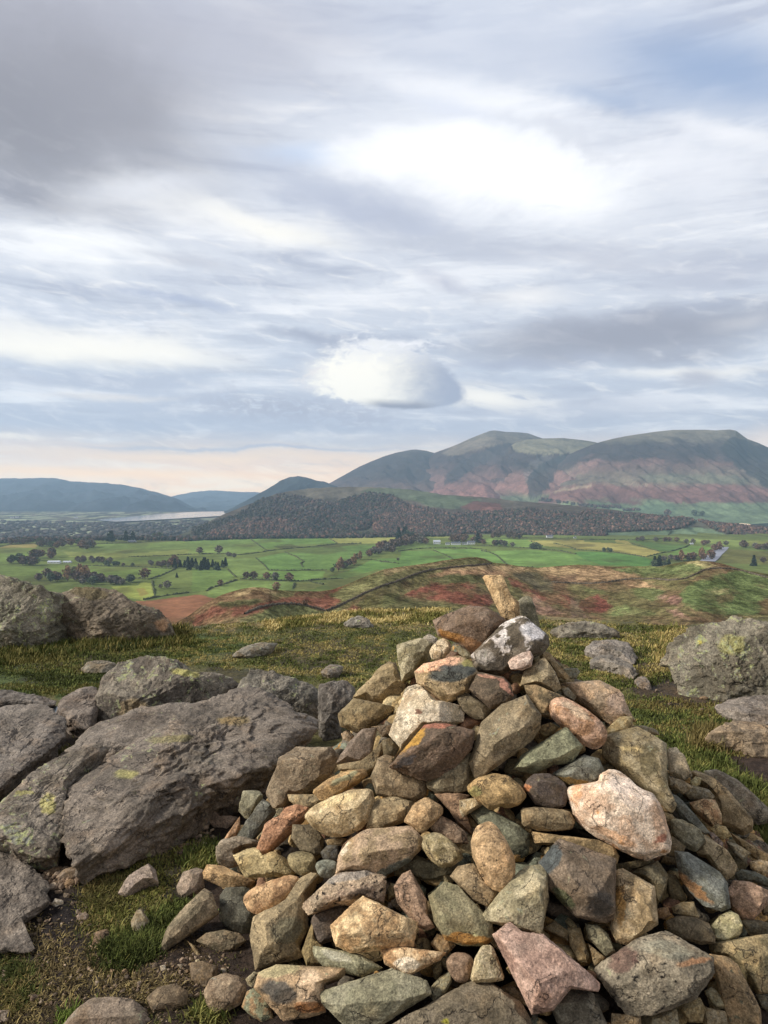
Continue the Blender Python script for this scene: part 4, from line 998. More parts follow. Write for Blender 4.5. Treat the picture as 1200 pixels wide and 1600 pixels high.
XG = np.linspace(-1500, 2700, 900); YG = np.r_[np.geomspace(0.9, 12, 420), np.geomspace(12.3, 240, 90)]
xx = (XG[None, :] - 600) / F * YG[:, None]; yy = np.repeat(YG[:, None], len(XG), 1); zz = gz(xx, yy)
GP = np.stack([xx, yy, zz], -1)
q = GP * np.array([1, 1, 1]); GP[..., 2] += (.012 * fbm(q * 9, 4) + .006 * fbm(q * 31, 3)) * sst(yy, 20, 8)
PXg, PYg = proj(GP)
cg = c_ground(PXg, PYg, GP)
link('ground', mesh_np('ground', GP.reshape(-1, 3), grid_faces(len(YG), len(XG)), cg.reshape(-1, 3), True, M_ground), kind='structure')
xb = np.linspace(-40, 40, 80); yb = np.linspace(-40, 0.95, 60); XB, YB = np.meshgrid(xb, yb)
GB = np.stack([XB, YB, -.03 + .05 * fbm(np.stack([XB, YB, XB * 0], -1) * .6, 3)], -1)
link('ground', mesh_np('ground', GB.reshape(-1, 3), grid_faces(60, 80), np.tile(hexl('4a4230'), (4800, 1)), True, M_ground), kind='structure')

# ------------------------------------------------------------------ rocks
CX, CY, CA, CS = 0.50, 3.20, 1.10, 0.86      # cairn axis, apex height, side slope
def cairn_depth(X, Y):
    d = px_dir(X, Y); D = np.linspace(1.5, 4.6, 1200); P = CAM + d[None] * (D / d[1])[:, None]
    e = (CA - CS * np.hypot(P[:, 0] - CX, P[:, 1] - CY)) - P[:, 2]
    k = np.argmax(e > 0) if (e > 0).any() else np.argmax(e)
    return D[k]
def ground_depth(X, Y, h=0.0):
    d = px_dir(X, Y); D = np.linspace(1.2, 14, 3000); P = CAM + d[None] * (D / d[1])[:, None]
    e = P[:, 2] - gz(P[:, 0], P[:, 1]) - h; k = np.argmax(e < 0); return D[k] if (e < 0).any() else 10.0
def chaikin(p, k, w=.22):
    for _ in range(k):
        q = np.roll(p, -1, 0); p = np.stack([p * (1 - w) + q * w, p * w + q * (1 - w)], 1).reshape(-1, 2)
    return p
def simplify(P, tol):
    """drop the outline points that lie within tol of the straight line between the corners kept"""
    P = np.array(P, float)
    def dp(i, j):
        if j <= i + 1: return []
        a, b = P[i], P[j % len(P)]; ab = b - a; L = np.hypot(*ab) + 1e-9
        Q = P[i + 1:j]; d = np.abs(ab[0] * (Q[:, 1] - a[1]) - ab[1] * (Q[:, 0] - a[0])) / L; k = int(d.argmax())
        if d[k] < tol: return []
        k += i + 1; return dp(i, k) + [k] + dp(k, j)
    c = P.mean(0); i0 = int(np.hypot(*(P - c).T).argmax()); P = np.roll(P, -i0, 0); m = int(np.hypot(*(P - P[0]).T).argmax())
    keep = [0] + dp(0, m) + [m] + dp(m, len(P)); return [tuple(P[k]) for k in keep]
def make_rock(poly, P0, nrm, upv, seed, lvl=4, rnd=0, thick=.75, backk=.8, facets=None, c1='8a7a5c', c2=None, c2a=.5, lich=.2,
              rough=1.0, chips=9, taper=.35, spots=None, patch=None, crop=None, strata=0.0, craggy=0.0, grow=1.0, dome=None, name='stone', mat=None, dark=None):
    r = np.random.RandomState(seed)
    w = nrm / np.linalg.norm(nrm); ra = np.cross(upv, w); ra /= np.linalg.norm(ra); ub = np.cross(w, ra)
    pp = np.array(poly); d = px_dir(pp[:, 0], pp[:, 1])
    tt = ((P0 - CAM) @ w) / (d @ w); Q = CAM + d * tt[:, None] - P0
    q = np.stack([Q @ ra, Q @ ub], 1) * grow
    # area centroid
    x, y = q[:, 0], q[:, 1]; x2, y2 = np.roll(x, -1), np.roll(y, -1); cr = x * y2 - x2 * y; A = cr.sum() / 2
    cx = ((x + x2) * cr).sum() / (6 * A); cy = ((y + y2) * cr).sum() / (6 * A); q = q - [cx, cy]; P0 = P0 + ra * cx + ub * cy
    q = q if rnd == 0 and not craggy else chaikin(q, 1, .10) if craggy else chaikin(q, rnd, (.10, .14, .22)[rnd])
    C = np.cov(q.T); ev, E = np.linalg.eigh(C); R2 = E[:, ::-1]
    if np.linalg.det(R2) < 0: R2[:, 1] *= -1
    q = q @ R2; a1 = ra * R2[0, 0] + ub * R2[1, 0]; b1 = ra * R2[0, 1] + ub * R2[1, 1]
    sa, sb = np.abs(q[:, 0]).max(), np.abs(q[:, 1]).max(); sz = (min(sa, sb) * 1.05 + .12 * max(sa, sb)) * thick * (1.2 if rnd < 2 and not craggy else 1.0)
    qn = q / [sa, sb]
    V0, T = ICO[lvl]; dx, dy, dz = V0.T
    th = np.arctan2(dy, dx); cphi = np.hypot(dx, dy) + 1e-6
    # radius of the outline along every direction
    u = np.stack([np.cos(th), np.sin(th)], 1); p1 = qn; p2 = np.roll(qn, -1, 0); e = p2 - p1
    R = np.full(len(th), np.inf)
    for k in range(len(p1)):
        den = u[:, 0] * e[k, 1] - u[:, 1] * e[k, 0]
        with np.errstate(all='ignore'):
            t = (p1[k, 0] * e[k, 1] - p1[k, 1] * e[k, 0]) / den
            s_ = (p1[k, 0] * u[:, 1] - p1[k, 1] * u[:, 0]) / den
        ok = (np.abs(den) > 1e-9) & (t > 0) & (s_ >= -1e-6) & (s_ <= 1 + 1e-6); R = np.where(ok, np.minimum(R, t), R)
    R[~np.isfinite(R)] = .7
    tf = taper * (1 + .5 * fbm(np.stack([np.cos(th) * 1.5, np.sin(th) * 1.5, np.full(len(th), seed * .37)], 1), 2) * 2)
    cons = [R / (cphi + np.where(dz > 0, tf, .25) * R * np.abs(dz))]
    fc = [(nx * R2[0, 0] + ny * R2[1, 0], nx * R2[0, 1] + ny * R2[1, 1], h) for nx, ny, h in facets] if facets else None
    if fc is None:
        up = (b1 @ np.array([0, 0, 1.])); upd = np.array([a1[2], b1[2]]); upd = upd / (np.linalg.norm(upd) + 1e-6)
        s1, s2 = r.uniform(.6, 1.15), r.uniform(.35, .8); sd = np.array([-upd[1], upd[0]]) * r.uniform(-.35, .35)
        fc = [(upd[0] * s1 + sd[0], upd[1] * s1 + sd[1], r.uniform(.62, .8)), (-upd[0] * s2 + sd[0], -upd[1] * s2 + sd[1], r.uniform(.66, .85))]
        sgn = r.choice([-1, 1]); fc.append((-upd[1] * .6 * sgn, upd[0] * .6 * sgn, r.uniform(.78, .92)))
    fc = list(fc)
    if rnd < 2 and not craggy and not (facets and len(facets) > 1):
        am_ = r.uniform(0, 6.28); sm_ = r.uniform(.12, .48); fc.append((cos(am_) * sm_, sin(am_) * sm_, r.uniform(.50, .66) if rnd == 0 else r.uniform(.6, .78)))
    pl = []
    for nx, ny, h in fc:
        s_t = math.hypot(nx, ny) + 1e-6; ext = (qn @ np.array([nx, ny])).max() / s_t; h = max(h, ext * s_t / math.sqrt(1 + s_t * s_t)); n = np.array([nx, ny, 1.0]); n /= np.linalg.norm(n); pl.append(n)
        den = V0 @ n; cons.append(np.where(den > 1e-3, h / np.maximum(den, 1e-3), 50.))
    for n, h in ((np.array([r.uniform(-.3, .3), r.uniform(-.3, .3), -1.]), backk),):
        n /= np.linalg.norm(n); den = V0 @ n; cons.append(np.where(den > 1e-3, h / np.maximum(den, 1e-3), 50.))
    p = {0: 140., 1: 55., 2: 9.}[min(rnd, 2)]
    Cn = np.array(cons); mn = Cn.min(0); rad = mn * (np.sum((Cn / mn) ** (-p), 0)) ** (-1 / p)
    rad = rad * {0: 1.01, 1: 1.02, 2: 1.05}[min(rnd, 2)]
    V = V0 * rad[:, None]
    for k in range(chips if rnd < 2 else chips // 3):
        n = r.randn(3); n[2] = abs(n[2]) * .6 + 1.3; n /= np.linalg.norm(n); s = V @ n; h = s.max() * (1 - r.uniform(.04, .20 if rnd == 0 else .10))
        m = s > h; V[m] *= (h / s[m])[:, None]
    for k in range((16, 10, 0)[min(rnd, 2)]):
        n = r.randn(3); n /= np.linalg.norm(n); s = V @ n; n[2] = np.sign(n[2]) * max(abs(n[2]), .9); n /= np.linalg.norm(n); s = V @ n; h = s.max() * (1 - r.uniform(.015, .09)); m = s > h; V[m] *= (h / s[m])[:, None]
    W = P0 + V[:, :1] * sa * a1 + V[:, 1:2] * sb * b1 + V[:, 2:] * sz * w
    sc1 = (sa * sb) ** .5; dirw = (V0[:, :1] * a1 / 1 + V0[:, 1:2] * b1 + V0[:, 2:] * w)
    Wn = (W - P0)
    am = sc1 * rough
    lw = (.013, .024, .05)[min(rnd, 2)]
    dsp = am * (lw * fbm(Wn / (sc1 * .9) + seed, 3) + lw * .6 * fbm(Wn / (sc1 * .32) + seed * 2, 3, .55))
    rg = ridged(Wn / (sc1 * .55) + seed * 3, 3) - .6
    dsp = dsp + am * .016 * rg * (1 if rnd < 2 else .3)
    if lvl >= 5: dsp = dsp + min(am, .25) * .018 * fbm(Wn / (sc1 * .09) + seed, 3, .6)
    if strata:
        bd = Wn @ (np.array([.25, -.2, 1.0]) / 1.06) / (sc1 * .11) + 1.3 * fbm(Wn / (sc1 * .7) + 3, 3)
        dsp = dsp + sc1 * strata * .03 * (np.abs((bd % 1) - .5) * 2 - .5)
    if craggy:
        q3 = Wn / (sc1 * .30) * np.array([1.0, .45, 1.4]) + .8 * fbm(Wn / (sc1 * .5) + 8, 3)[:, None]
        t3 = fbm(q3 + seed, 3) * 5; fr = t3 - np.floor(t3); stp = (np.floor(t3) + sst(fr, .72, 1.0)) / 5
        dsp = dsp + min(sc1, .8) * craggy * (.13 * stp + .03 * (ridged(Wn / (sc1 * .14) + seed, 4, .6) - .6) + .012 * fbm(Wn / .03, 3, .7))
    W = W + dirw * dsp[:, None]
    # colour: two weathering tones, crust patches, and traced spots
    a, b = desat(hexl(c1), .67), desat(hexl(c2), .67) if c2 else desat(hexl(c1), .67) * np.array([.78, .70, .58])
    n = fbm(Wn / (sc1 * .55) + seed * 5, 4, .6); m = sst(n, -.16 + .3 * (.5 - c2a), .16 + .3 * (.5 - c2a))[:, None]
    col = a * (1 - m) + b * m
    if mat is None: col = col * .84 + hexl('8a7a5a') * .16
    col = col * (1 + .3 * fbm(Wn / (sc1 * .17) + seed * 7, 4, .65)[:, None])
    if patch:
        h, amt, sc_ = patch; nn = fbm(Wn / (sc1 * sc_) + seed * 9 + 40, 5, .62); mm = sst(nn, .45 - amt, .53 - amt)[:, None]; col = col * (1 - mm) + hexl(h) * mm
    if spots:
        sx, sy = proj(W); sx, sy = wob(sx, sy, 5, 16, seed); ox, oy, kk = CROP[crop]
        for s in spots:
            cx_, cy_, rx_, ry_, hh = s[:5]; X0, Y0 = ox + cx_ / kk, oy + cy_ / kk; op = s[5] if len(s) > 5 else .85; rot = radians(s[6]) if len(s) > 6 else 0
            ex, ey = (sx - X0), (sy - Y0); e1 = (ex * cos(rot) + ey * sin(rot)) / (rx_ / kk); e2 = (-ex * sin(rot) + ey * cos(rot)) / (ry_ / kk)
            mm = (sst(np.hypot(e1, e2), 1.15, .8) * op)[:, None]; col = col * (1 - mm) + hexl(hh) * (1 + .3 * fbm(Wn / (sc1 * .2), 3)[:, None]) * mm
    la = np.clip(lich + .5 * fbm(Wn / (sc1 * .8) + 60 + seed, 3) * (lich > .05), 0, 1)[:, None]
    me = mesh_np(name, W - P0, T, np.concatenate([np.clip(col, .004, 1), la], 1), True, mat or M_stone)
    me.set_sharp_from_angle(angle=radians(24)) if rnd < 2 and not craggy else None
    return me, P0

_seed = [100]
def cairn_stone(crop, label, c1, s, c2=None, group='stones piled in the summit cairn', name='stone', dz=0.0, on='cairn', tilt=.30, **kw):
    poly = PX(crop, s); _seed[0] += 1; seed = kw.pop('seed', _seed[0])
    xs = np.array([p[0] for p in poly]); ys = np.array([p[1] for p in poly]); X, Y = xs.mean(), ys.mean()
    Dg = ground_depth(X, Y + (ys.max() - Y) * .5); D = min(cairn_depth(X, Y), Dg) if on == 'cairn' else Dg
    P0 = unproj(X, Y, D); v = CAM - P0; L = np.linalg.norm(v); v = v / L
    half = .25 * min(xs.max() - xs.min(), ys.max() - ys.min()) / F * L
    P0 = P0 + v * (dz - half * .3)
    cn = np.array([P0[0] - CX, P0[1] - CY, 0.]); cn /= max(np.linalg.norm(cn), .2); cn[2] = 1 / CS if on == 'cairn' else 2.0
    cn /= np.linalg.norm(cn)
    nrm = v * (1 - tilt) + cn * tilt
    size = max(xs.max() - xs.min(), ys.max() - ys.min())
    rn = kw.get('rnd', 0)
    if rn == 1 and not any(w in label for w in ('smooth', 'rounded', 'oval', 'quartz', 'cobble', 'dome')): kw['rnd'] = rn = 0
    if rn < 2: poly = simplify(poly, size * (.045 if rn == 0 else .02))
    lvl = kw.pop('lvl', 5 if size > 48 else 4 if size > 24 else 3)
    me, P = make_rock(poly, P0, nrm, np.array([0, 0, 1.]), seed, lvl=lvl, grow=kw.pop('grow', 1.05), c1=c1, c2=c2, crop=crop, name=name, **kw)
    return thing(name, me, label, 'stone', group, P)
# ---- the cairn, stone by stone, from the top down (outline, colours, label)
S = cairn_stone
S('A', 'tall shaggy ochre stone standing upright on the very top of the cairn', 'b0915c', '762,92 800,88 856,90 878,140 893,187 930,215 932,265 902,302 858,290 828,240 795,182 776,140', '86693a', dz=.02, rough=1.8, lich=.05, patch=('5c4628', .12, .15))
S('A', 'grey green pointed stone leaning behind the top of the cairn', '6c6c5a', '925,215 950,192 975,188 990,200 1010,250 1035,335 1000,330 960,300 930,280', '5a5c48', dz=-.10, rnd=0)
S('A', 'broad dark brown capstone with ochre underside below the upright top stone', '6e5a50', '535,300 560,278 640,242 700,233 780,242 850,272 875,305 845,345 800,385 765,425 705,450 650,402 600,385 560,370 545,335', '5c463a', dz=.05,
  facets=[(-.15, .75, .62), (.1, -.55, .60), (.7, -.3, .8)], spots=[(620, 372, 70, 16, '96703c', .8, 25), (700, 405, 70, 30, '8a6644', .6, 20)])
S('A', 'black and white lichen crusted stone on the right shoulder of the cairn top', '5c5650', '715,460 760,425 810,370 850,325 890,300 940,270 1000,310 1060,372 1068,415 1040,450 980,470 900,510 850,548 790,550 740,538', '3c3834', dz=.03,
  patch=('b4b0b0', .34, .5), spots=[(1000, 345, 55, 42, 'bcbcc4', .85, 30), (770, 470, 50, 40, 'a09c98', .7), (840, 500, 60, 30, '38342e', .7, -25)], lich=.5)
S('A', 'small pinkish white stone under the black and white stone', 'c4aca2', '882,495 900,475 950,450 985,443 997,470 990,512 950,530 895,525', 'a88c82', rnd=1, dz=.07)
S('A', 'smooth pale oval stone under the left end of the capstone', 'c4b494', '515,445 535,412 570,382 605,398 615,435 592,470 555,487 525,475', 'a8946c', rnd=2, dz=.05)
S('A', 'squared grey green block at the upper left of the cairn', '908a6c', '362,415 400,398 480,385 525,410 515,450 500,485 450,545 385,582 375,520 365,460', '6c6848', dz=.03, facets=[(-.2, .8, .6), (.1, -.5, .62), (.6, -.2, .85)])
S('A', 'small grey stone wedged behind the squared block at the upper left', '8c8884', '480,378 515,362 548,382 552,420 520,425 495,398', '6c6860', dz=-.04)
S('A', 'thin olive sliver of stone tucked beneath the capstone', '7c7a60', '625,415 655,418 700,448 712,475 685,478 655,458', dz=.02)
S('A', 'small purple brown stone in the gap between pale oval and two toned stone', '5c4038', '590,468 618,440 655,455 650,475 620,488 598,485')
S('A', 'two toned stone with pink top and blue black face in the upper cairn', 'ae9468', '450,540 490,508 560,488 650,465 700,485 722,510 740,550 725,600 690,640 640,668 590,687 540,655 500,612 462,590', '8a7448', dz=.07,
  spots=[(555, 505, 110, 26, 'cca48c', .85, -14), (620, 545, 110, 42, '3c4446', .92, -10), (700, 500, 30, 20, '7c7c48', .7)], facets=[(-.1, .85, .6), (.1, -.35, .66), (-.7, -.1, .85)])
S('A', 'dark angular stone with a pink rim right of the two toned stone', '4c3e36', '700,620 720,580 745,543 800,553 860,568 890,600 902,650 882,690 850,692 800,712 760,680 720,645', '3a302c', dz=.05, spots=[(870, 610, 50, 16, 'b08474', .9, 55), (790, 560, 50, 10, 'a07868', .7, 10)])
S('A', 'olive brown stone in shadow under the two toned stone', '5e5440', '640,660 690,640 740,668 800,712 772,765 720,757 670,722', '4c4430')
S('A', 'ochre slab leaning at the left shoulder of the cairn', '8e7a50', '160,660 200,615 240,575 285,530 322,495 355,505 375,545 380,585 425,600 400,650 350,695 300,690 240,672 185,662', '74643c', dz=.02)
S('A', 'olive brown block under the leaning ochre slab at the left shoulder', '7c6c44', '90,745 160,666 250,676 340,703 325,735 280,772 200,835 150,812 100,792', '6a5a34', dz=.02, facets=[(0, .35, .6), (.4, -.5, .8)])
S('A', 'big white and buff stone in the upper middle of the cairn', 'c8bca4', '330,830 345,755 372,690 410,610 460,598 500,628 550,678 620,683 667,705 665,770 600,800 500,800 430,862 385,892 350,870', 'a8987c', dz=.04,
  spots=[(450, 725, 16, 16, '5c4034', .9), (420, 800, 40, 70, 'd0c8b8', .5), (640, 740, 30, 50, '9c9078', .6)])
S('A', 'jagged dark brown stone with rusty crest in the middle of the cairn', '604a40', '330,985 380,912 430,850 490,795 560,782 640,793 718,820 705,900 662,960 615,1000 560,1005 500,1048 440,1035 380,1015', '463630', dz=.10,
  facets=[(-.45, .75, .55), (.35, -.35, .6), (-.1, -.9, .8)], spots=[(430, 860, 90, 24, 'a07c38', .85, -40), (540, 790, 90, 14, '8c5c4c', .8, 0), (400, 960, 60, 20, '3c3c40', .8, -35)], rough=1.5)
S('A', 'brown granular stone beneath the jagged dark stone on its left', '7e6c4e', '243,1030 252,990 275,950 310,932 360,945 345,985 400,1028 495,1058 490,1110 430,1145 350,1140 270,1115', '645238', rnd=1, dz=.02)
S('A', 'olive grey stone beneath the jagged dark stone on its right', '6c644c', '500,1060 560,1015 620,1000 662,965 697,925 702,1000 697,1090 640,1110 560,1110 510,1082', '544c38', dz=.0)
S('A', 'large grey brown granite slab standing right of the jagged stone', '827458', '705,960 718,885 760,780 850,700 905,680 965,655 1000,700 1028,745 1025,805 990,862 920,920 840,982 740,1043 712,1010', '6a5e44', dz=.07, facets=[(-.25, .35, .52), (.75, .1, .72), (0, -.8, .8)], lich=.4)
S('B', 'flat green slate stone right of the large granite slab', '747c5e', '12,605 50,540 130,480 250,410 290,455 325,500 310,550 280,575 190,585 110,625 40,622', '5a644c', dz=.03, rnd=0)
S('D', 'golden brown rounded stone under the large granite slab', 'a88644', '847,85 890,50 970,28 1030,40 1090,90 1112,130 1080,170 1030,185 990,175 955,198 900,150 855,118', '84682c', rnd=1, dz=.05, spots=[(880, 110, 30, 25, '6a7044', .6)])
S('B', 'dark purple black stone below the green slate', '403840', '57,690 75,655 105,632 180,625 240,670 265,720 245,775 180,790 110,768 85,730', '30282c', dz=.05, spots=[(70, 695, 16, 18, '9c6c4c', .9)])
S('A', 'grey purple wedge of stone at the left middle of the cairn', '72625a', '80,965 105,920 140,868 200,810 265,805 258,860 240,920 205,958 140,962', '5c4e48', dz=.03)
S('A', 'tan block behind and below the grey purple wedge', '80704c', '85,975 200,964 245,922 285,842 292,915 255,1000 225,1022 150,1008 95,1000', '685838', dz=-.03)
S('A', 'small dark olive stone in the hollow left of the jagged stone', '504a36', '290,862 330,850 372,895 350,935 300,928')
S('A', 'small ochre stone in the shadow right of the large granite slab', '72602e', '1030,830 1045,795 1080,778 1118,798 1085,838 1050,850')
S('B', 'angular buff stone near the top right edge of the cairn', '968664', '42,215 58,150 100,112 150,82 170,100 200,150 228,225 205,240 150,225 100,208', '7a6a48', dz=.02, facets=[(.55, .4, .58), (-.6, .2, .6), (0, -.7, .8)])
S('B', 'flat grey green stone poking from the right edge near the cairn top', '70766a', '238,138 270,132 305,133 318,150 300,180 262,182', dz=-.05, on='cairn')
S('B', 'narrow ochre stone on the right edge behind the angular buff stone', '8c7852', '145,52 185,70 215,120 270,170 262,190 215,172 168,102 125,92', dz=-.04)
S('B', 'broad peach coloured boulder on the upper right of the cairn', 'b49068', '250,205 300,190 360,188 410,192 450,215 500,240 540,310 572,380 525,365 470,400 435,372 400,345 340,305 285,262', '9a8268', dz=.03, rnd=1, spots=[(490, 300, 50, 60, '988880', .6, 45)])
S('B', 'dark ochre wedge above the pink oblong stone', '866c42', '60,215 115,213 190,240 245,268 205,290 182,315 185,370 130,350 85,292', '4c4028', dz=.0)
S('B', 'pink and brown oblong rounded stone at the right of the cairn', 'ba8e70', '182,300 222,272 270,280 340,320 410,378 440,432 425,482 380,507 318,478 240,412 192,360', '98683e', rnd=2, dz=.08, spots=[(300, 330, 80, 22, 'c8b49c', .7, 32)])
S('B', 'small buff stone between the peach boulder and the big squared block', '90845c', '440,422 475,385 510,355 562,360 562,400 530,432 450,450', dz=.02)
S('B', 'flat grey stone behind the top of the big squared block', '8c8672', '565,405 620,402 675,420 690,445 640,442 580,430', dz=-.05)
S('B', 'big squared granite block with dark side at the right of the cairn', '928666', '425,480 432,458 520,430 590,413 680,448 722,492 735,600 722,645 716,700 760,780 740,800 690,765 620,690 560,660 480,590 430,540', '766842', dz=.06,
  facets=[(-.25, .95, .50), (-.25, -.35, .62), (.75, -.15, .66)], spots=[(640, 560, 45, 90, '4c4630', .7), (560, 510, 60, 12, 'ac9c74', .7, 12)], lich=.4)  # right face coloured darker than the rest
S('B', 'pale granite stone just right of the big squared block', 'b4a484', '730,512 770,505 810,558 842,635 800,658 742,622 732,562', '94866a', rnd=1)
S('B', 'small moss brown stone above the green slate', '6a582c', '128,430 140,400 180,388 220,410 182,440 147,456')
S('B', 'blue grey slate with ochre underside beside the quartz boulder', '5c6664', '195,625 270,580 340,542 405,560 432,620 402,655 370,680 300,692 250,668', '4a5450', dz=.03, spots=[(290, 662, 90, 16, '7c6434', .8, 10)])
S('B', 'largest white and pink quartz boulder of the cairn', 'd2bca8', '262,710 290,690 350,682 410,672 415,640 450,620 500,618 545,652 590,700 650,722 690,780 720,860 735,940 725,990 650,1015 600,1022 520,980 440,940 370,900 310,840 275,770', 'b89478', rnd=1, dz=.12, c2a=.4,
  spots=[(560, 720, 120, 60, 'dccec4', .6, 30), (690, 930, 34, 18, '7c4a38', .85, -30), (300, 720, 30, 60, 'b08058', .6), (480, 920, 110, 22, 'a8805c', .6, 25)], patch=('b08a68', .12, .35))
S('B', 'flat brown oblong stone left of the quartz boulder', '80704e', '48,790 120,785 200,790 260,800 290,850 275,885 200,893 120,890 55,870', '665638', rnd=1, dz=.03)
S('B', 'long ochre slab under the quartz boulder', '947844', '100,900 140,888 200,900 300,925 400,940 470,970 492,1010 480,1045 400,1012 300,985 230,960 180,972 130,1000 108,960', '6c5830', dz=.01)
S('E', 'big dark brown slab with blue black left side in the lower right of the cairn', '64564c', '130,450 160,410 200,370 225,338 300,352 410,400 480,430 485,520 472,600 475,700 440,720 380,715 300,690 230,630 170,560 150,500', '54463c', dz=.09,
  facets=[(.15, .25, .5), (-.85, .1, .62), (.3, -.8, .72)], spots=[(180, 430, 46, 80, '3c4448', .9, 25), (240, 610, 70, 30, '38422c', .8, 45), (420, 640, 60, 60, '3c3c3c', .7)], lich=.3)
S('B', 'long blue grey slate on the right flank of the cairn', '525e5e', '720,715 780,735 840,790 890,850 925,900 900,905 850,870 790,830 755,770', '465050')
S('B', 'brown grey flat stone behind the squared block on the right flank', '847860', '735,640 800,660 850,688 830,700 800,722 760,702 735,682')
S('B', 'grey slab lying on the right flank above the pale orange stone', '747060', '800,705 850,682 920,702 950,735 930,758 880,752 830,742')
S('B', 'pale orange and buff stone on the right flank', 'b49462', '835,765 900,747 950,752 980,818 980,862 940,872 900,832 850,792', '9c7040')
S('B', 'large tapering brown boulder on the right edge of the cairn', '8c7852', '840,620 870,605 920,640 1000,700 1060,760 1125,850 1120,890 1080,910 1020,890 980,860 960,800 950,740 900,690', '705c38', dz=-.02, facets=[(.5, .5, .6), (-.4, -.3, .62)], lich=.3)
S('B', 'speckled grey granite boulder at the far right beyond the cairn edge', '7c766c', '905,620 960,612 1050,655 1130,730 1200,790 1205,850 1145,860 1100,810 1050,750 980,680', '5c564e', dz=-.15, rnd=1, lich=.6, group=None)
S('B', 'small yellowish stone on top of the tapering brown boulder', 'a09868', '835,662 860,640 888,650 880,680 848,692', dz=.04)
S('B', 'grey green wedge below the long blue grey slate', '747460', '745,840 800,845 880,890 905,940 860,992 800,965 752,902', '5c5c48')
S('B', 'small dark brown stone left of the grey green wedge', '5c523a', '690,800 750,818 772,850 745,872 700,852', dz=-.03)
S('B', 'dark olive brown stone hidden right below the quartz boulder', '564a30', '715,910 760,928 810,970 800,1000 762,1050 700,1042 718,980', dz=-.04)
S('B', 'tan slab leaning between slates on the right flank', '988662', '905,915 950,940 1010,990 1052,1060 1040,1100 1000,1130 960,1072 912,1012 870,1000 890,958', '80704a')
S('B', 'small ochre stone above the tan slab on the right flank', 'a48e52', '930,882 960,865 1000,875 1030,920 990,935 950,920', rnd=1)
S('B', 'thin purple slate above the tan slab on the right flank', '60545e', '915,898 945,905 990,950 988,985 950,950')
S('E', 'large slate blue pointed slab with rusty lower edge on the right flank', '5e6a6c', '768,395 830,402 900,440 970,490 1007,540 1017,600 1020,650 980,668 900,640 840,580 790,510 775,450', '4e5a58', dz=.06, facets=[(.2, .45, .5), (-.7, -.55, .62)], spots=[(850, 560, 110, 24, '8c6844', .8, 42)])
S('B', 'long ochre stone running off the right edge of the picture', '846e42', '1025,905 1080,930 1150,970 1215,1010 1215,1050 1140,1022 1062,962')
S('B', 'small grey stone below the long ochre stone at the right edge', '747060', '1005,945 1060,960 1108,988 1120,1000 1080,1030 1040,1002')
S('E', 'small buff stone at the right edge above the dark flat slate', 'a89068', '1115,440 1160,430 1210,440 1210,488 1150,487 1120,470')
S('E', 'dark green flat slate at the right edge', '485450', '1045,500 1080,475 1150,490 1210,520 1210,560 1130,532 1062,527')
S('E', 'pink and orange stone at the right edge below the dark slate', 'a88268', '1012,580 1040,532 1110,535 1200,578 1192,640 1130,710 1080,702 1030,652', '8c6a50', rnd=1, dz=.03)
S('E', 'pale green angular stone left of the pink and orange stone', 'a09a70', '935,740 970,700 1020,670 1060,690 1080,740 1065,780 1000,815 950,800', '868458', dz=.03, lvl=4)
S('E', 'dark brown grey stone with a pale edge above the black spotted stone', '60543e', '725,720 780,695 860,702 920,730 950,790 945,820 880,825 800,800 740,770', '4a4232')
S('E', 'small tan stone left above the pale green angular stone', '84744e', '750,652 800,630 850,628 875,698 820,697 760,680')
S('E', 'large greenish ochre slab at the lower right edge', '8e7c4e', '925,820 1000,815 1100,800 1210,780 1210,1050 1150,1055 1110,1000 1062,932 1000,882 940,870', '6c6440', dz=.0, facets=[(0, .5, .55), (.2, -.3, .6)])
S('E', 'long ochre upright slab at the bottom right', '947648', '930,880 1030,895 1060,930 1110,1010 1160,1130 1165,1210 1020,1210 1010,1120 960,1000', '76603c', dz=.05, patch=('5c5c4c', .2, .4))
S('E', 'large grey stone with black lichen spots at the bottom right', '827a6a', '388,940 440,900 510,850 580,810 680,772 722,768 780,810 880,860 930,890 935,960 900,1020 850,1080 760,1120 640,1155 540,1155 480,1100 430,1030 395,980', '605c52', dz=.10,
  facets=[(.0, .95, .48), (-.05, -.5, .56), (-.8, .1, .8)], patch=('17130f', .22, .16), spots=[(520, 900, 70, 60, '5a4640', .8, -30), (850, 910, 80, 16, 'a07858', .7, -10), (720, 850, 120, 40, '7c7c70', .6, 10)], rough=1.3, lich=.3)
S('E', 'tan and white upright stone in the lower right of the cairn', 'ac946a', '480,490 520,478 600,510 665,560 668,650 680,730 620,780 540,820 490,810 465,750 485,650 490,560', '8c7448', rnd=1, dz=.05, patch=('c4b698', .18, .4), spots=[(510, 640, 20, 100, '9c7434', .6)])
S('E', 'dark grey green stone behind the tan and white upright stone', '605c48', '560,490 620,460 680,437 728,500 722,560 690,620 668,562 612,512', dz=-.04)
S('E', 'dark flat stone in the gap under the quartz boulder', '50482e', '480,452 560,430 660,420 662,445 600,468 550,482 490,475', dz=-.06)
S('E', 'small rusty stone right of the tan and white upright stone', '7c5a30', '675,662 728,650 745,690 712,710 680,700', dz=-.04)
S('E', 'dark olive stone in the gap left of the slate blue slab', '4e462c', '722,500 770,502 800,560 820,618 750,630 730,580', dz=-.06)
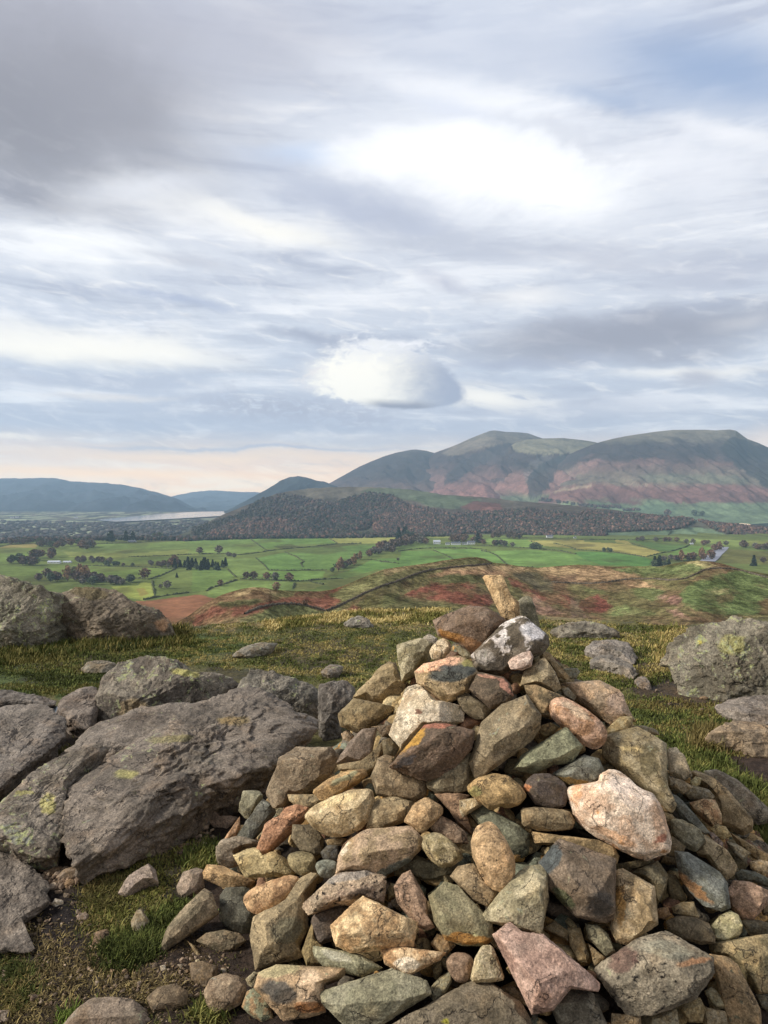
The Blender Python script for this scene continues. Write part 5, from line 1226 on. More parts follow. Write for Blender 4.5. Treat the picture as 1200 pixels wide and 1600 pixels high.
S('E', 'large pink stone at the bottom centre right of the cairn', 'b08c80', '-80,790 -40,755 0,730 50,775 150,790 210,820 280,900 380,960 410,1010 395,1045 330,1035 270,1030 220,1080 190,1130 130,1160 95,1145 60,1060 50,1010 0,970 -50,890 -75,840', '98746a', dz=.10, c2a=.35,
  facets=[(.1, .4, .45), (-.8, -.3, .7)], spots=[(-30, 880, 30, 90, '745c54', .7, -35)], lich=.05)
S('E', 'grey slab below the pink stone at the bottom edge', '62625a', '180,1110 240,1052 330,1040 380,1060 440,1170 450,1220 230,1220 200,1160', '50504a', dz=.0)
S('E', 'small brown slab above the pink stone', '706448', '145,752 200,718 260,762 262,810 200,780', dz=-.03)
S('E', 'narrow upright brown slab right of the small brown slab', '80704a', '262,752 320,752 350,850 350,908 312,900 272,830', dz=-.03)
S('E', 'leaning grey and olive slab between the pink and black spotted stones', '6e6e54', '345,732 400,735 450,780 482,860 440,880 400,842 360,800', '5a5a46', dz=.0)
S('E', 'small ochre stone at the foot of the leaning grey and olive slab', '84704a', '355,822 400,852 440,888 428,910 385,925', dz=-.03)
S('E', 'small ochre stone at the bottom edge below the spotted stone', '908054', '780,1120 830,1082 880,1077 905,1130 890,1190 830,1190', rnd=1)
S('E', 'small oval grey tan stone right of the bottom ochre stone', '807a5c', '900,1050 942,1027 988,1080 1000,1130 950,1120', rnd=1)
S('E', 'buff stone at the bottom edge left of the long upright slab', '84785c', '900,1122 1000,1142 1015,1215 905,1215')
S('E', 'pale buff stone at the bottom edge under the spotted stone', '90886c', '655,1162 770,1132 782,1215 650,1215')
S('E', 'brown stone at the bottom edge left below the spotted stone', '7e6a4a', '470,1150 600,1162 605,1215 465,1215')
S('E', 'dark flat stone at the right edge under the pink and orange stone', '5c5c50', '1070,715 1150,712 1210,730 1195,778 1110,775')
S('E', 'blue grey stone at the lower right corner', '54605c', '1145,1062 1210,1060 1210,1150 1170,1122', dz=-.02)
S('E', 'pale mossy block left of the big dark brown slab', '9a9272', '-138,690 -60,600 0,520 60,470 130,455 160,500 166,620 132,780 60,772 -20,740 -130,712', '7e7858', dz=.06, facets=[(-.35, .7, .52), (.2, -.55, .62), (.8, 0, .75)], lich=.6)
S('E', 'tiny stone under the right end of the pink and orange stone', '6c5c40', '1160,640 1210,620 1210,690 1180,690', dz=-.05)
# lower middle
S('D', 'cream half dome shaped stone at the left middle of the cairn', 'bea878', '85,225 120,185 200,140 300,105 385,105 400,160 375,240 340,280 270,315 200,318 130,280', '988050', rnd=1, dz=.08, facets=[(-.2, .5, .58), (.1, -.5, .62), (.7, -.1, .8)], spots=[(230, 150, 90, 24, 'c8b890', .5, -15)])
S('D', 'flat ochre slab with grey top above the cream half dome', 'aa8440', '118,108 180,60 270,15 355,8 368,40 300,90 220,140 160,155', '8a6830', dz=.04, rnd=1, spots=[(270, 45, 70, 16, '7c7c64', .85, -28)])
S('D', 'small flat tongue of stone left of the ochre slab', '9c8656', '0,125 60,118 130,125 158,155 120,185 60,190 10,155', '7c7050', rnd=1, dz=.02)
S('C', 'orange red lumpy stone at the left of the cairn', 'b47c52', '452,700 470,620 500,550 560,530 590,490 640,475 690,490 680,530 640,570 590,620 530,670 490,715', '96603a', dz=.07, rough=1.5, rnd=1)
S('D', 'tan block behind the cream half dome', '907e58', '370,280 385,220 405,165 430,148 500,135 580,160 590,200 550,250 500,272 440,285', '746444', dz=-.01)
S('D', 'orange ochre rounded block in the middle of the cairn', 'ac8a56', '545,250 565,210 590,170 648,138 722,185 718,220 640,300 610,302 580,270', '8e6c3c', rnd=1, dz=.06)
S('D', 'red brown triangular stone right of the orange ochre block', '805e42', '690,125 780,118 850,130 830,180 870,290 875,325 800,268 760,200 720,168', '6c4c34', dz=-.04)
S('D', 'smooth pinkish brown stone under the orange ochre block', '8e745e', '665,280 710,220 770,250 830,300 845,352 790,355 720,325', '745a46', rnd=1, dz=.0)
S('D', 'small pale stone on the green grey slate', '9c9072', '805,152 880,140 915,170 880,195 820,230 805,200', dz=.02)
S('D', 'broad green grey slate in the centre of the cairn', '606a58', '862,220 920,180 1000,230 1080,270 1130,310 1120,400 1070,430 1040,380 990,300 900,270', '4e5848', dz=-.03)
S('D', 'upright golden oval stone in the centre of the cairn', 'b8925e', '867,340 885,290 930,255 965,265 1020,340 1060,440 1055,520 1000,572 940,550 900,480 870,410', '967444', rnd=2, dz=.10, lich=.15)
S('D', 'lumpy tan stone in the centre left of the golden oval', '988a60', '632,370 640,320 700,303 760,340 810,390 815,425 770,455 720,465 670,430', '74683c', rnd=1, dz=.05)
S('D', 'large flat topped brown stone in the centre left of the cairn', 'a4886a', '235,490 245,410 290,340 370,290 480,280 570,275 620,330 625,370 560,440 450,505 380,482 300,475', '86704e', dz=.08, facets=[(.0, .85, .52), (.35, -.6, .62), (-.8, 0, .82)], spots=[(480, 480, 130, 24, '4a5450', .85, -28), (270, 380, 14, 40, 'c4bcac', .7, 20)])
S('D', 'dark slate lying behind the lumpy tan stone', '50503e', '525,470 600,410 680,440 800,450 780,490 710,520 640,525 560,500', '40402f', dz=-.05)
S('D', 'olive block under the orange red lumpy stone', '645a44', '25,270 120,268 165,330 160,400 130,410 60,385 20,330', '504834', dz=.0)
S('D', 'small brown stone right of the olive block', '806a44', '175,340 240,325 275,332 250,365 190,365', dz=-.04)
S('D', 'small blue black stone below the small brown stone', '404850', '155,395 190,360 235,365 240,420 220,435 165,425', dz=-.03, rnd=1)
S('D', 'thin red brown stone left of the flat topped brown stone', '80604c', '230,430 258,362 300,315 292,345 255,400 240,450', dz=-.01)
S('D', 'round olive cobble at the left of the cairn', '867a4c', '0,412 50,390 110,400 130,440 110,490 60,505 10,462', '6c623c', rnd=2, dz=.02)
S('D', 'small smooth grey cobble right of the olive cobble', '808a82', '128,450 170,430 228,440 232,480 200,515 150,510', '6c746c', rnd=2, dz=.02)
S('D', 'pitted black and buff stone with ragged face left of centre', 'ac9478', '60,650 90,600 160,560 230,500 300,478 380,480 455,515 460,570 440,630 350,600 300,640 220,640 140,670 90,690', '8a7260', dz=.08,
  patch=('18120e', .26, .20), spots=[(280, 510, 130, 24, '8c8a88', .6, -10), (330, 590, 60, 22, '1c1410', .7, -15)], rough=1.8)
S('D', 'dark purple grey smooth stone under the pitted stone', '484044', '112,710 150,662 220,640 290,642 288,690 220,730 215,800 150,828 122,780', '383236', dz=-.01, rnd=1)
S('D', 'big light ochre boulder in the lower middle of the cairn', 'c8a870', '205,740 260,700 300,650 350,605 430,640 520,690 597,725 590,790 580,835 480,835 380,840 300,862 230,830 215,780', 'a88046', dz=.11, facets=[(-.3, .6, .5), (.3, .1, .56), (-.1, -.9, .78)], rough=1.4)
S('D', 'mustard stone left of the light ochre boulder', '907a3c', '65,860 92,770 115,722 125,800 160,832 150,920 90,925', '746230', dz=-.01)
S('D', 'flat green grey slab with pale patch in the lower left of the cairn', '8a8c6c', '115,832 190,835 250,870 340,875 435,935 400,965 340,978 290,950 170,930 130,890', '6e7258', dz=.08, spots=[(230, 880, 70, 24, 'a4a498', .6, 15)], rnd=0)
S('D', 'red brown upright stone in the lower centre', '90705a', '500,560 535,505 575,485 620,560 650,620 655,690 685,740 650,755 600,740 560,680 515,630', '765844', dz=.05)
S('D', 'large flat olive stone with ochre lip in the lower centre', '7a7656', '680,660 665,605 740,540 800,560 850,620 900,660 950,720 962,790 920,827 820,827 740,800 720,770 690,720', '666648', dz=.04, facets=[(.0, .5, .46), (.2, -.7, .7)], spots=[(840, 800, 120, 24, '96703c', .9, 5), (880, 780, 10, 10, 'b0ac84', .8)])
S('D', 'small green stone left of the flat olive stone', '6a725a', '655,592 700,560 738,550 720,600 680,612', dz=-.02)
S('D', 'tan brown block left of and below the golden oval', '8e7854', '765,510 800,465 870,450 920,530 990,575 970,620 930,645 870,620 820,565', '725e3e', dz=.04, facets=[(-.2, .7, .56), (.2, -.5, .66)])
S('D', 'knobbly ochre stone below the flat olive stone', '886c40', '670,822 700,780 760,800 785,830 740,882 690,852', rough=1.6)
S('D', 'white and orange pointed stone at the bottom centre', 'c0a070', '435,850 500,838 600,850 733,865 705,902 640,940 560,975 500,955 460,920 445,885', 'a47840', dz=.05, rnd=1, spots=[(560, 920, 60, 30, 'd4ccbc', .7)])
S('D', 'brown oval stone at the bottom centre', '806450', '740,900 790,862 850,880 870,910 855,960 840,1000 790,1002 755,952', '6a5040', rnd=2, dz=.02)
S('D', 'pale wedge shaped stone right of the brown oval stone', 'b0a480', '855,1000 880,890 910,837 955,835 985,900 1012,990 960,1000 900,1003', '948a64', rnd=1, dz=.05)
S('D', 'dark mustard stone behind the brown oval stone', '6c5c32', '680,922 720,900 725,950 702,1000 682,980', dz=-.04)
S('D', 'thin grey slab between green grey slab and brown oval', '76765e', '660,1040 710,980 765,950 767,1000 735,1060 682,1090 665,1070', dz=.0)
S('D', 'large green grey flat stone along the bottom edge', '82826a', '162,1050 240,1010 340,1005 420,960 480,945 560,985 640,1000 660,1060 600,1120 530,1150 460,1160 420,1210 280,1210 200,1140 170,1100', '6e7058', dz=.08, facets=[(.05, .75, .46), (0, -.6, .66)])
S('D', 'big dark brown boulder at the bottom centre edge', '665e50', '480,1210 560,1150 680,1090 760,1040 860,1000 930,998 1000,1045 1080,1100 1120,1160 1140,1210 1130,1280 500,1280', '504a3e', dz=.02, lich=.3, spots=[(745, 1190, 20, 14, '8c8a30', .9)])
S('D', 'small brown stone behind the pale wedge and the pink stone', '70644c', '990,1030 1050,1022 1110,1060 1128,1120 1080,1100', dz=-.03)
S('C', 'large brown and white two toned stone at the lower left of the cairn', 'a4845a', '450,1330 470,1262 550,1225 670,1215 760,1230 870,1242 850,1282 772,1312 765,1380 770,1440 700,1460 580,1478 520,1430 480,1380', '7c6440', dz=.08,
  spots=[(560, 1250, 100, 30, '9c9474', .8, -10), (560, 1350, 90, 50, '3e4040', .85, 20), (700, 1330, 60, 90, 'ccb8a0', .6), (700, 1420, 70, 26, 'a87040', .6)], facets=[(-.1, .8, .55), (.0, -.4, .56)])
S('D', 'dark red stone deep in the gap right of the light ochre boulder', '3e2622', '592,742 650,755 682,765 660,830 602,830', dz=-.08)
S('D', 'small olive stone right of the pitted stone', '807852', '465,572 480,540 503,545 500,600 472,615', dz=-.02)
S('D', 'small dark brown stone below the small olive stone', '60584c', '480,622 510,610 540,650 530,672 492,650', dz=-.04)
# left flank
S('C', 'big brown weathered boulder at the left shoulder of the cairn', '80705a', '500,420 530,350 565,265 640,208 740,198 800,208 842,260 830,310 760,350 720,400 690,420 610,425 590,470 530,485', '645440', dz=.05, lich=.45, rnd=1, rough=1.3)
S('C', 'greenish grey block at the left edge of the cairn', '84846a', '370,500 378,450 390,410 460,405 480,430 440,500 420,540 398,532', '6c6c54')
S('C', 'pale green low stone at the left end of the cairn', 'a09862', '265,500 290,465 370,450 372,490 330,520 280,528', '84804e')
S('C', 'small grey green stone at the back of the left edge', '848870', '330,440 350,405 395,402 375,445', dz=-.05)
S('C', 'sloping blue slate at the left of the cairn', '566060', '362,620 420,550 480,450 530,480 540,510 500,560 460,612 420,650 380,640', '485250')
S('C', 'smooth speckled granite boulder at the left foot of the slope', '867a6a', '265,690 300,640 370,620 440,635 462,645 450,668 400,672 352,702 372,750 330,765 275,745', '6c6254', rnd=1, lich=.4)
S('C', 'small upright orange fin of stone at the left edge', 'a87c54', '303,632 340,570 372,528 375,580 352,620 312,645', dz=-.02)
S('C', 'low brown rock half buried left of the cairn', '80685a', '215,525 262,502 285,530 360,532 372,552 322,600 300,622 250,580', '66544a', dz=-.05, rnd=1)
S('C', 'tan two lobed stone at the left of the cairn', 'b09c60', '348,710 400,670 450,668 460,700 490,718 530,695 580,720 625,790 610,805 500,808 400,810 372,780 380,750', '928048', dz=.06, rough=1.3)
S('C', 'flat yellow ochre slab sticking out at the left edge', 'b89458', '205,790 225,755 290,758 370,790 440,830 400,850 330,850 300,862 250,830 210,820', '98743c', dz=.05, facets=[(0, .9, .5), (0, -.7, .6)])
S('C', 'dark green black slate block under the yellow ochre slab', '444c48', '285,900 310,865 400,860 430,872 400,905 402,930 440,980 440,1050 400,1085 330,1060 285,1010', '363e3a', dz=-.01)
S('C', 'smooth orange rounded stone on the large tan block', 'ba9058', '397,910 430,870 520,830 600,805 645,820 640,860 600,910 530,960 460,982 420,960', '9a6e3c', rnd=2, dz=.10)
S('C', 'large faceted tan and grey block at the lower left of the cairn', '8e7c56', '430,1080 450,1000 530,970 600,920 640,870 650,820 700,790 745,810 740,840 680,890 672,940 690,990 690,1050 650,1130 670,1180 560,1192 500,1220 455,1235 440,1150', '706244', dz=.04,
  facets=[(-.1, .85, .58), (.45, -.35, .56), (-.8, -.1, .7)], spots=[(600, 1060, 80, 60, '5e5c4c', .75, -20)])
S('C', 'long brown slab leaning at the left foot of the cairn', '807056', '5,1140 40,1050 120,950 170,900 205,870 240,890 265,930 270,980 200,1040 130,1090 60,1140 15,1165', '5e5440', dz=.03, facets=[(-.5, .5, .56), (.5, -.4, .56)])
S('C', 'low pinkish grey stone in the turf above the long brown slab', '867468', '80,860 110,790 170,770 202,782 205,860 170,900 110,930 88,900', '6e6054', on='ground', dz=-.02)
S('C', 'brown stone on the mud below the dark slate block', '706048', '175,1110 220,1075 300,1060 370,1075 400,1110 350,1150 280,1170 220,1140', '58503c', dz=.0)
S('C', 'rounded brown boulder at the bottom left of the cairn', '847058', '210,1350 240,1290 300,1265 370,1280 402,1330 385,1400 310,1440 250,1462 220,1410', '6a5642', rnd=1, dz=.03, lich=.3)
S('C', 'small grey green stone beside the rounded brown boulder', '7c765c', '402,1290 440,1255 470,1262 455,1332 420,1337')
S('C', 'green and ochre stone at the bottom edge beside the brown boulder', '707c60', '385,1420 410,1350 440,1335 490,1380 520,1430 530,1475 480,1490 430,1462', '8c6c40', dz=.02)
S('C', 'thin tan stone on the mud left of the cairn foot', '7e6c46', '130,1112 160,1132 200,1190 172,1182', on='ground')
S('C', 'small orange stone in the gap above the mud', '8c6844', '240,1032 290,1025 300,1050 262,1064', dz=-.04)
S('C', 'dark mossy stone sunk in the mud at the cairn foot', '60503e', '140,1215 200,1208 270,1230 262,1300 205,1350 150,1300', on='ground', dz=-.02, rnd=1)
S('A', 'dark brown flat rock edge left of the wedge on the cairn shoulder', '6c5c4c', '200,800 260,790 340,790 330,830 290,845 265,805 230,812', dz=-.06)
S('C', 'small pinkish stone by the bedrock edge above the big brown boulder', 'a49078', '850,140 880,120 910,150 890,177 858,166', dz=-.03)
S('B', 'tan stone filling the gap between squared block and slate on the right', '9a8050', '700,760 745,770 760,800 720,808 690,795', dz=-.02)
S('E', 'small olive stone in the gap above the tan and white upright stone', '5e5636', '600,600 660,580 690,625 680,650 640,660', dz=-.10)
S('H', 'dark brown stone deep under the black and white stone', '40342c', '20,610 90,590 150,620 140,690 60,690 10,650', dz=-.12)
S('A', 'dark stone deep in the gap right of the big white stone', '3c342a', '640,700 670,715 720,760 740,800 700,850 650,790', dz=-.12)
S('B', 'thin grey stone beside the angular buff stone near the top right', '807c6c', '230,230 262,222 300,265 290,285 245,262', dz=-.04)

# ---- loose stones on the mud and turf to the left
G_ = dict(on='ground', group='loose stones on the mud left of the cairn')
S('G', 'flat grey wedge shaped stone lying in the turf', '8a7a74', '555,455 590,400 640,350 700,305 725,330 738,385 690,390 640,430 600,462', '76685f', tilt=.6, **G_)
S('G', 'upright pointed grey green stone in the turf', '76705e', '615,570 640,520 665,513 700,570 680,610 645,645 622,620', **G_)
S('G', 'small white stone on the mud by the bedrock', '9e9890', '238,490 260,462 295,470 298,490 270,508', **G_)
S('G', 'small grey brown stone on the mud right of the white one', '86766e', '355,545 400,525 418,540 405,568 370,566', **G_)
S('G', 'broad rounded boulder at the bottom edge left of the cairn', '78695e', '300,1060 330,1015 360,985 430,935 520,925 610,935 680,985 715,1040 720,1080 300,1080', '625448', rnd=1, lich=.5, **G_)
S('G', 'grey green stone at the corner of the bedrock slab', '62625a', '480,290 510,245 535,260 545,310 510,332', **G_)
S('G', 'low brown stone beneath the overhang of the bedrock slab', '726256', '265,365 300,325 360,310 405,330 370,370 310,382', rnd=1, **G_)
S('G', 'reddish brown stone half hidden in dead grass', '644e3e', '430,685 450,620 500,605 522,640 482,682', **G_)
S('G', 'mossy topped brown rock in the turf below the bedrock slab', '706056', '585,260 600,190 650,150 700,130 760,160 780,200 720,242 650,272', rnd=1, spots=[(680, 150, 60, 16, '7c7c34', .7)], **G_)
S('G', 'tiny pale stone below the long brown slab', '9a948a', '750,778 775,773 782,800 755,806', **G_)
S('G', 'tiny grey stone right of the tiny pale stone', '8c8478', '830,772 860,768 852,796', **G_)
S('G', 'tiny tan stone at the dark gap of the cairn foot', '8c8264', '915,750 935,745 942,766 920,770', **G_)
S('G', 'tiny round stone beside the rounded brown boulder', '908a80', '1035,790 1060,788 1064,811 1040,813', **G_)
S('G', 'dark brown boulder sunk in mud left of the cairn foot', '64543f', '690,930 740,880 820,863 880,900 872,960 800,1000 720,995', '50402f', rnd=1, **G_)
S('G', 'small grey boulder at the bottom left corner', '807266', '-20,990 40,985 65,1020 50,1052 -20,1052', rnd=1, **G_)
S('G', 'thin flat stone beside the mud hollow', '6c5c50', '255,425 290,420 300,440 262,444', **G_)
S('G', 'small stone under the corner of the bedrock block', '74665a', '300,435 330,440 322,462 296,458', **G_)

# ------------------------------------------------------------------ bedrock outcrops
def bedrock(crop, label, s, c1, c2=None, mode='stand', z=(0.1, 0.3), depth=None, craggy=.7, name='rock_outcrop', group='bedrock outcrops on the summit', lvl=6, thick=1.0, sink=.10, push=.5, **kw):
    poly = PX(crop, s); _seed[0] += 1; seed = kw.pop('seed', _seed[0])
    pp = np.array(poly); X, Y = pp.mean(0)
    if mode == 'stand':
        yb = pp[:, 1].max(); hh = yb - pp[:, 1].min(); poly = [(x, y + (.30 * hh if y > yb - .35 * hh else 0)) for x, y in poly]; D = depth or ground_depth(pp[:, 0].mean(), yb - (yb - pp[:, 1].min()) * .08)
        k = D / F; w = (pp[:, 0].max() - pp[:, 0].min()) * k
        D2 = D + push * min(w, 1.6) * thick * .4
        P0 = unproj(X, Y, D2); v = CAM - P0; v /= np.linalg.norm(v); nrm = np.array([v[0] * .6, v[1], max(v[2], 0) + .12])
    else:
        dd = [ground_depth(x, y, z[0]) for x, y in poly]; Dn, Df_ = min(dd), max(dd); b = (z[1] - z[0]) / max(Df_ - Dn, .3); 
        nrm = np.array([0, -b, 1.0]); nrm /= np.linalg.norm(nrm); base = np.array([0, Dn, z[0]]); d = px_dir(X, Y); t = ((base - CAM) @ nrm) / (d @ nrm); P0 = CAM + d * t
    me, P = make_rock(poly, P0, nrm, np.array([0, 0, 1.]) if mode == 'stand' else np.array([0, 1., 0.]), seed, lvl=lvl, c1=c1, c2=c2, crop=crop, name=name, thick=thick, craggy=craggy, mat=M_bedrock, **kw)
    return thing(name, me, label, 'rock', group, P)
Bk = bedrock
Bk('F', 'tall lichen covered grey boulder at the far left skyline', '-90,60 -40,42 0,45 50,50 110,78 180,96 230,112 250,160 245,200 282,250 275,310 180,330 60,330 -90,330', '7e7868', '5c5848', lich=.75, facets=[(-.2, .5, .5), (.35, -.15, .52), (-.3, -.4, .6)], rough=1.5, strata=.1)
Bk('F', 'long grey brown boulder right of the tall one on the left skyline', '205,110 290,85 370,85 430,95 470,130 520,145 600,180 640,218 675,245 640,285 560,290 480,300 400,310 330,300 285,290 225,240 215,165', '776a58', '5a5040', lich=.6, facets=[(-.1, .7, .5), (.1, -.2, .5), (.6, .2, .7)], rough=1.5, spots=[(610, 230, 26, 26, 'a08064', .8), (330, 110, 70, 24, '5a5230', .5, 10)], strata=.1)
Bk('F', 'lichen spotted hump of bedrock rising behind the big slab on the left', '345,620 352,520 372,440 440,372 520,345 620,345 670,365 725,402 800,405 880,432 905,470 880,510 800,560 740,600 640,640 560,660 480,665 400,650', '7a7264', '5c544a', lich=.65, facets=[(-.1, .85, .45), (.3, -.15, .5), (-.7, -.2, .55)], rough=1.4, strata=.15, thick=.8, push=.8, spots=[(690, 410, 50, 14, 'a8a468', .8, 10), (500, 560, 60, 50, '8c7c60', .6)])
Bk('F', 'smaller grey hump of bedrock behind the big slab nearer the cairn', '885,480 930,400 975,388 1060,418 1150,450 1198,480 1210,600 1170,640 1080,640 980,600 900,560', '787266', '5a564c', lich=.55, facets=[(0, .9, .5), (.2, -.2, .5)], rough=1.4, strata=.15)
Bk('A', 'dark fissured rock tucked between the bedrock slab and the cairn', '-10,600 50,585 120,578 172,620 155,690 110,750 90,840 20,850 -10,760', '6e6862', '524c46', lich=.3, lvl=5, rough=1.4)
Bk('F', 'great sloping slab of grey brown bedrock in the left foreground', '240,880 285,800 420,700 490,650 560,618 640,580 740,540 860,500 950,480 1020,500 1120,560 1195,600 1150,650 1090,690 1020,780 920,815 792,870 679,945 607,975 511,1010 456,1050 384,1085 305,1112 240,1140 222,1060 238,960', '74695e', '5e554b', mode='slab', z=(.12, .42), lich=.4, facets=[(0, .05, .24), (.12, .12, .27), (-.16, -.12, .26)], taper=.3, thick=.5, backk=1.6, rough=.8, strata=.15, craggy=1.1, spots=[(470, 790, 40, 16, '9c9a62', .6), (880, 590, 60, 18, '7c6c40', .6), (640, 660, 90, 14, '7c7850', .6, -5)])
Bk('F', 'low shelf of bedrock joining the hump to the great slab', '240,720 350,600 520,560 800,520 1000,520 1190,580 1160,680 1000,720 700,740 420,760', '766c62', '60564c', mode='slab', z=(.10, .34), lich=.4, taper=.3, thick=.5, backk=1.5, facets=[(0, .05, .26), (.2, .1, .3)])
Bk('F', 'lichen streaked bedrock block split off the left of the great slab', '-70,960 0,900 130,812 220,742 330,700 415,692 300,792 252,850 250,930 232,1010 222,1085 150,1100 60,1082 0,1050 -70,1040', '7a7064', '605648', mode='slab', z=(.10, .30), lich=.7, taper=.3, thick=.6, backk=1.5, facets=[(0, 0, .3), (.2, -.3, .34)], strata=.1, spots=[(180, 900, 30, 40, 'a8a460', .6), (90, 860, 40, 10, '9a9858', .5)])
Bk('F', 'smooth flat grey slab at the left edge above the lichen streaked block', '-90,562 60,548 170,552 240,600 242,642 205,690 100,762 0,835 -90,870', '776e66', '655c53', mode='slab', z=(.10, .20), lich=.15, taper=.12, thick=.4, backk=1.5, facets=[(0, 0, .28), (.2, -.3, .32)], rough=.6)
Bk('F', 'rounded brown grey rock between the puddle and the hump', '210,560 225,528 300,480 350,460 385,500 365,580 330,625 250,612', '7c7066', '64584e', mode='slab', z=(.06, .16), lich=.25, lvl=5, thick=.7, taper=.3, backk=1.5, facets=[(0, 0, .4), (.2, .3, .45)])
Bk('F', 'low flat rock along the far side of the puddle at the left edge', '-60,478 60,488 150,508 215,512 200,538 60,532 -60,530', '6e6762', '575049', mode='slab', z=(.06, .10), lich=.2, lvl=5, thick=.5, backk=1.5, taper=.2, facets=[(0, 0, .4), (.2, .3, .45)])
Bk('G', 'smooth worn bedrock at the left edge beside the mud', '-90,235 0,245 100,280 190,340 232,420 232,480 160,530 100,570 190,670 150,715 0,705 -90,700', '72685e', '5a5148', mode='slab', z=(-.03, .08), lich=.2, taper=.15, thick=.35, backk=1.5, facets=[(0, 0, .3), (.2, -.2, .34)], rough=.8, strata=.15)
Bk('F', 'small grey rock in the turf behind the hump', '300,400 330,378 370,368 420,370 442,385 400,410 330,412', '7c7668', lvl=5, lich=.4, mode='slab', z=(.02, .06), backk=1.5, facets=[(0, 0, .4), (.2, .3, .45)], thick=.6)
Bk('F', 'low pale rock in the grass right of the left boulders', '865,350 930,315 990,300 1045,295 1015,322 930,348', '827c6e', lvl=5, lich=.5, mode='slab', z=(.02, .08), backk=1.5, facets=[(0, 0, .4), (.2, .3, .45)], thick=.6)
Bk('A', 'grey rock in the dry grass at the brow left of the cairn top', '108,312 140,290 180,275 225,290 268,325 200,338 130,330', '8a867e', '6c685e', lvl=5, lich=.5)
Bk('A', 'half buried grey rock in turf at the left of the cairn shoulder', '0,540 40,515 80,503 110,515 95,540 40,555', '7c746a', lvl=5, lich=.4, mode='slab', z=(.03, .06), backk=1.5, facets=[(0, 0, .4), (.2, .3, .45)], thick=.6)
Bk('H', 'large domed lichen covered outcrop at the right edge', '690,600 735,500 770,445 820,418 900,385 980,395 1030,368 1100,374 1200,400 1290,430 1290,780 1150,770 1080,740 1000,730 900,710 800,690 745,600', '7a7464', '5c5646', lich=.8, facets=[(-.25, .6, .42), (.2, -.1, .46), (-.55, -.1, .5)], rough=1.2, strata=.15, craggy=.75, thick=.6, spots=[(1030, 500, 60, 50, '96965a', .5), (880, 490, 20, 12, 'b0a838', .7)])
Bk('H', 'low lichened rock at the brow just right of the cairn top', '178,435 260,398 350,388 430,403 500,440 525,478 440,480 300,470 200,465', '7c7668', '5e584c', lvl=5, lich=.5, rough=1.4)
Bk('H', 'flat grey ledge in the turf right of the cairn', '330,530 380,505 470,498 560,518 585,560 572,592 480,565 400,555', '827a74', '68625a', lvl=5, lich=.35, mode='slab', z=(.02, .10), backk=1.5, facets=[(0, 0, .4), (-.2, .2, .45)], thick=.6, strata=.15)
Bk('H', 'second grey ledge below the first right of the cairn', '350,582 400,556 480,568 560,598 592,640 570,655 500,618 420,598', '827a70', '68625a', lvl=5, lich=.35, mode='slab', z=(.02, .10), backk=1.5, facets=[(0, 0, .4), (-.2, .2, .45)], thick=.6, strata=.15)
Bk('H', 'small rock at the path edge below the second grey ledge', '570,672 620,650 640,680 658,718 600,702', '7c7470', lvl=5, lich=.2, mode='slab', z=(.0, .05), backk=1.5, facets=[(0, 0, .4), (.2, .3, .45)])
Bk('H', 'broad low grey rock right of the path under the domed outcrop', '945,795 1040,755 1150,752 1260,780 1260,900 1150,895 1050,855 975,825', '7c726a', '645a50', lich=.3, lvl=5, mode='slab', z=(.02, .12), backk=1.5, facets=[(0, 0, .4), (-.2, .2, .45)], thick=.6)
Bk('H', 'tan rock with grassy fringe lower right of the path', '895,945 980,905 1100,893 1260,910 1260,1010 1150,1030 1080,985 990,965', '8c7658', '70604a', lich=.3, lvl=5, mode='slab', z=(.03, .12), backk=1.5, facets=[(0, 0, .5), (0, -.5, .6)], thick=.8)
Bk('F', 'narrow strip of bedrock left of the mossy joint', '200,740 260,700 330,668 420,690 330,705 230,745', '74685e', lvl=5, lich=.2, mode='slab', z=(.04, .10), backk=1.5, facets=[(0, 0, .4), (.2, .3, .45)], thick=.5)

# puddle beside the bedrock
pz = .045; pq = PX('F', '-60,520 60,528 150,530 210,535 245,555 200,575 90,560 -60,570'); pv = []
for X, Y in pq:
    d = px_dir(X, Y); pv.append(CAM + d * ((pz - CAM[2]) / d[2]))
pv = np.array(pv); link('puddle', mesh_np('puddle', np.concatenate([[pv.mean(0)], pv]), [(0, (k + 1) % len(pv) + 1, k + 1) for k in range(len(pv))], mat=M_puddle), kind='structure')

# ------------------------------------------------------------------ rubble packed inside and behind the cairn, gravel, grass
def low_rocks(name, cs, sizes, cols, lvl=2, mat=None, flat=.7, lich=0.15):
    V0, T = ICO[lvl]; VV, FF, CC = [], [], []; o = 0; r = np.random.RandomState(5)
    for c, s in zip(cs, sizes):
        v = V0.copy()
        for k in range(11):
            n = r.randn(3); n /= np.linalg.norm(n); h = r.uniform(.55, .85); q_ = v @ n; m = q_ > h; v[m] *= (h / q_[m])[:, None]
        v = v * [r.uniform(.8, 1.3), r.uniform(.6, 1.0), r.uniform(.5, .9) * flat / .7]
        a, b = r.uniform(0, 6.28), r.uniform(-.6, .6); ca, sa_ = cos(a), sin(a); cb, sb_ = cos(b), sin(b)
        Rm = np.array([[ca, -sa_, 0], [sa_, ca, 0], [0, 0, 1]]) @ np.array([[1, 0, 0], [0, cb, -sb_], [0, sb_, cb]])
        v = (v @ Rm.T) * s + c; VV.append(v); FF.append(T + o); o += len(v)
        CC.append(np.repeat(np.append(hexl(cols[r.randint(len(cols))]) * r.uniform(.7, 1.2), lich)[None], len(v), 0))
    return link(name, mesh_np(name, np.concatenate(VV), np.concatenate(FF), np.concatenate(CC), False, mat or M_stone), kind='stuff')
pal = ['7c6c50', '6a6450', '8c7c5c', '5c6258', '6c5444', '8a7048', '545048', '94886c']
r = np.random.RandomState(3); cs, ss = [], []
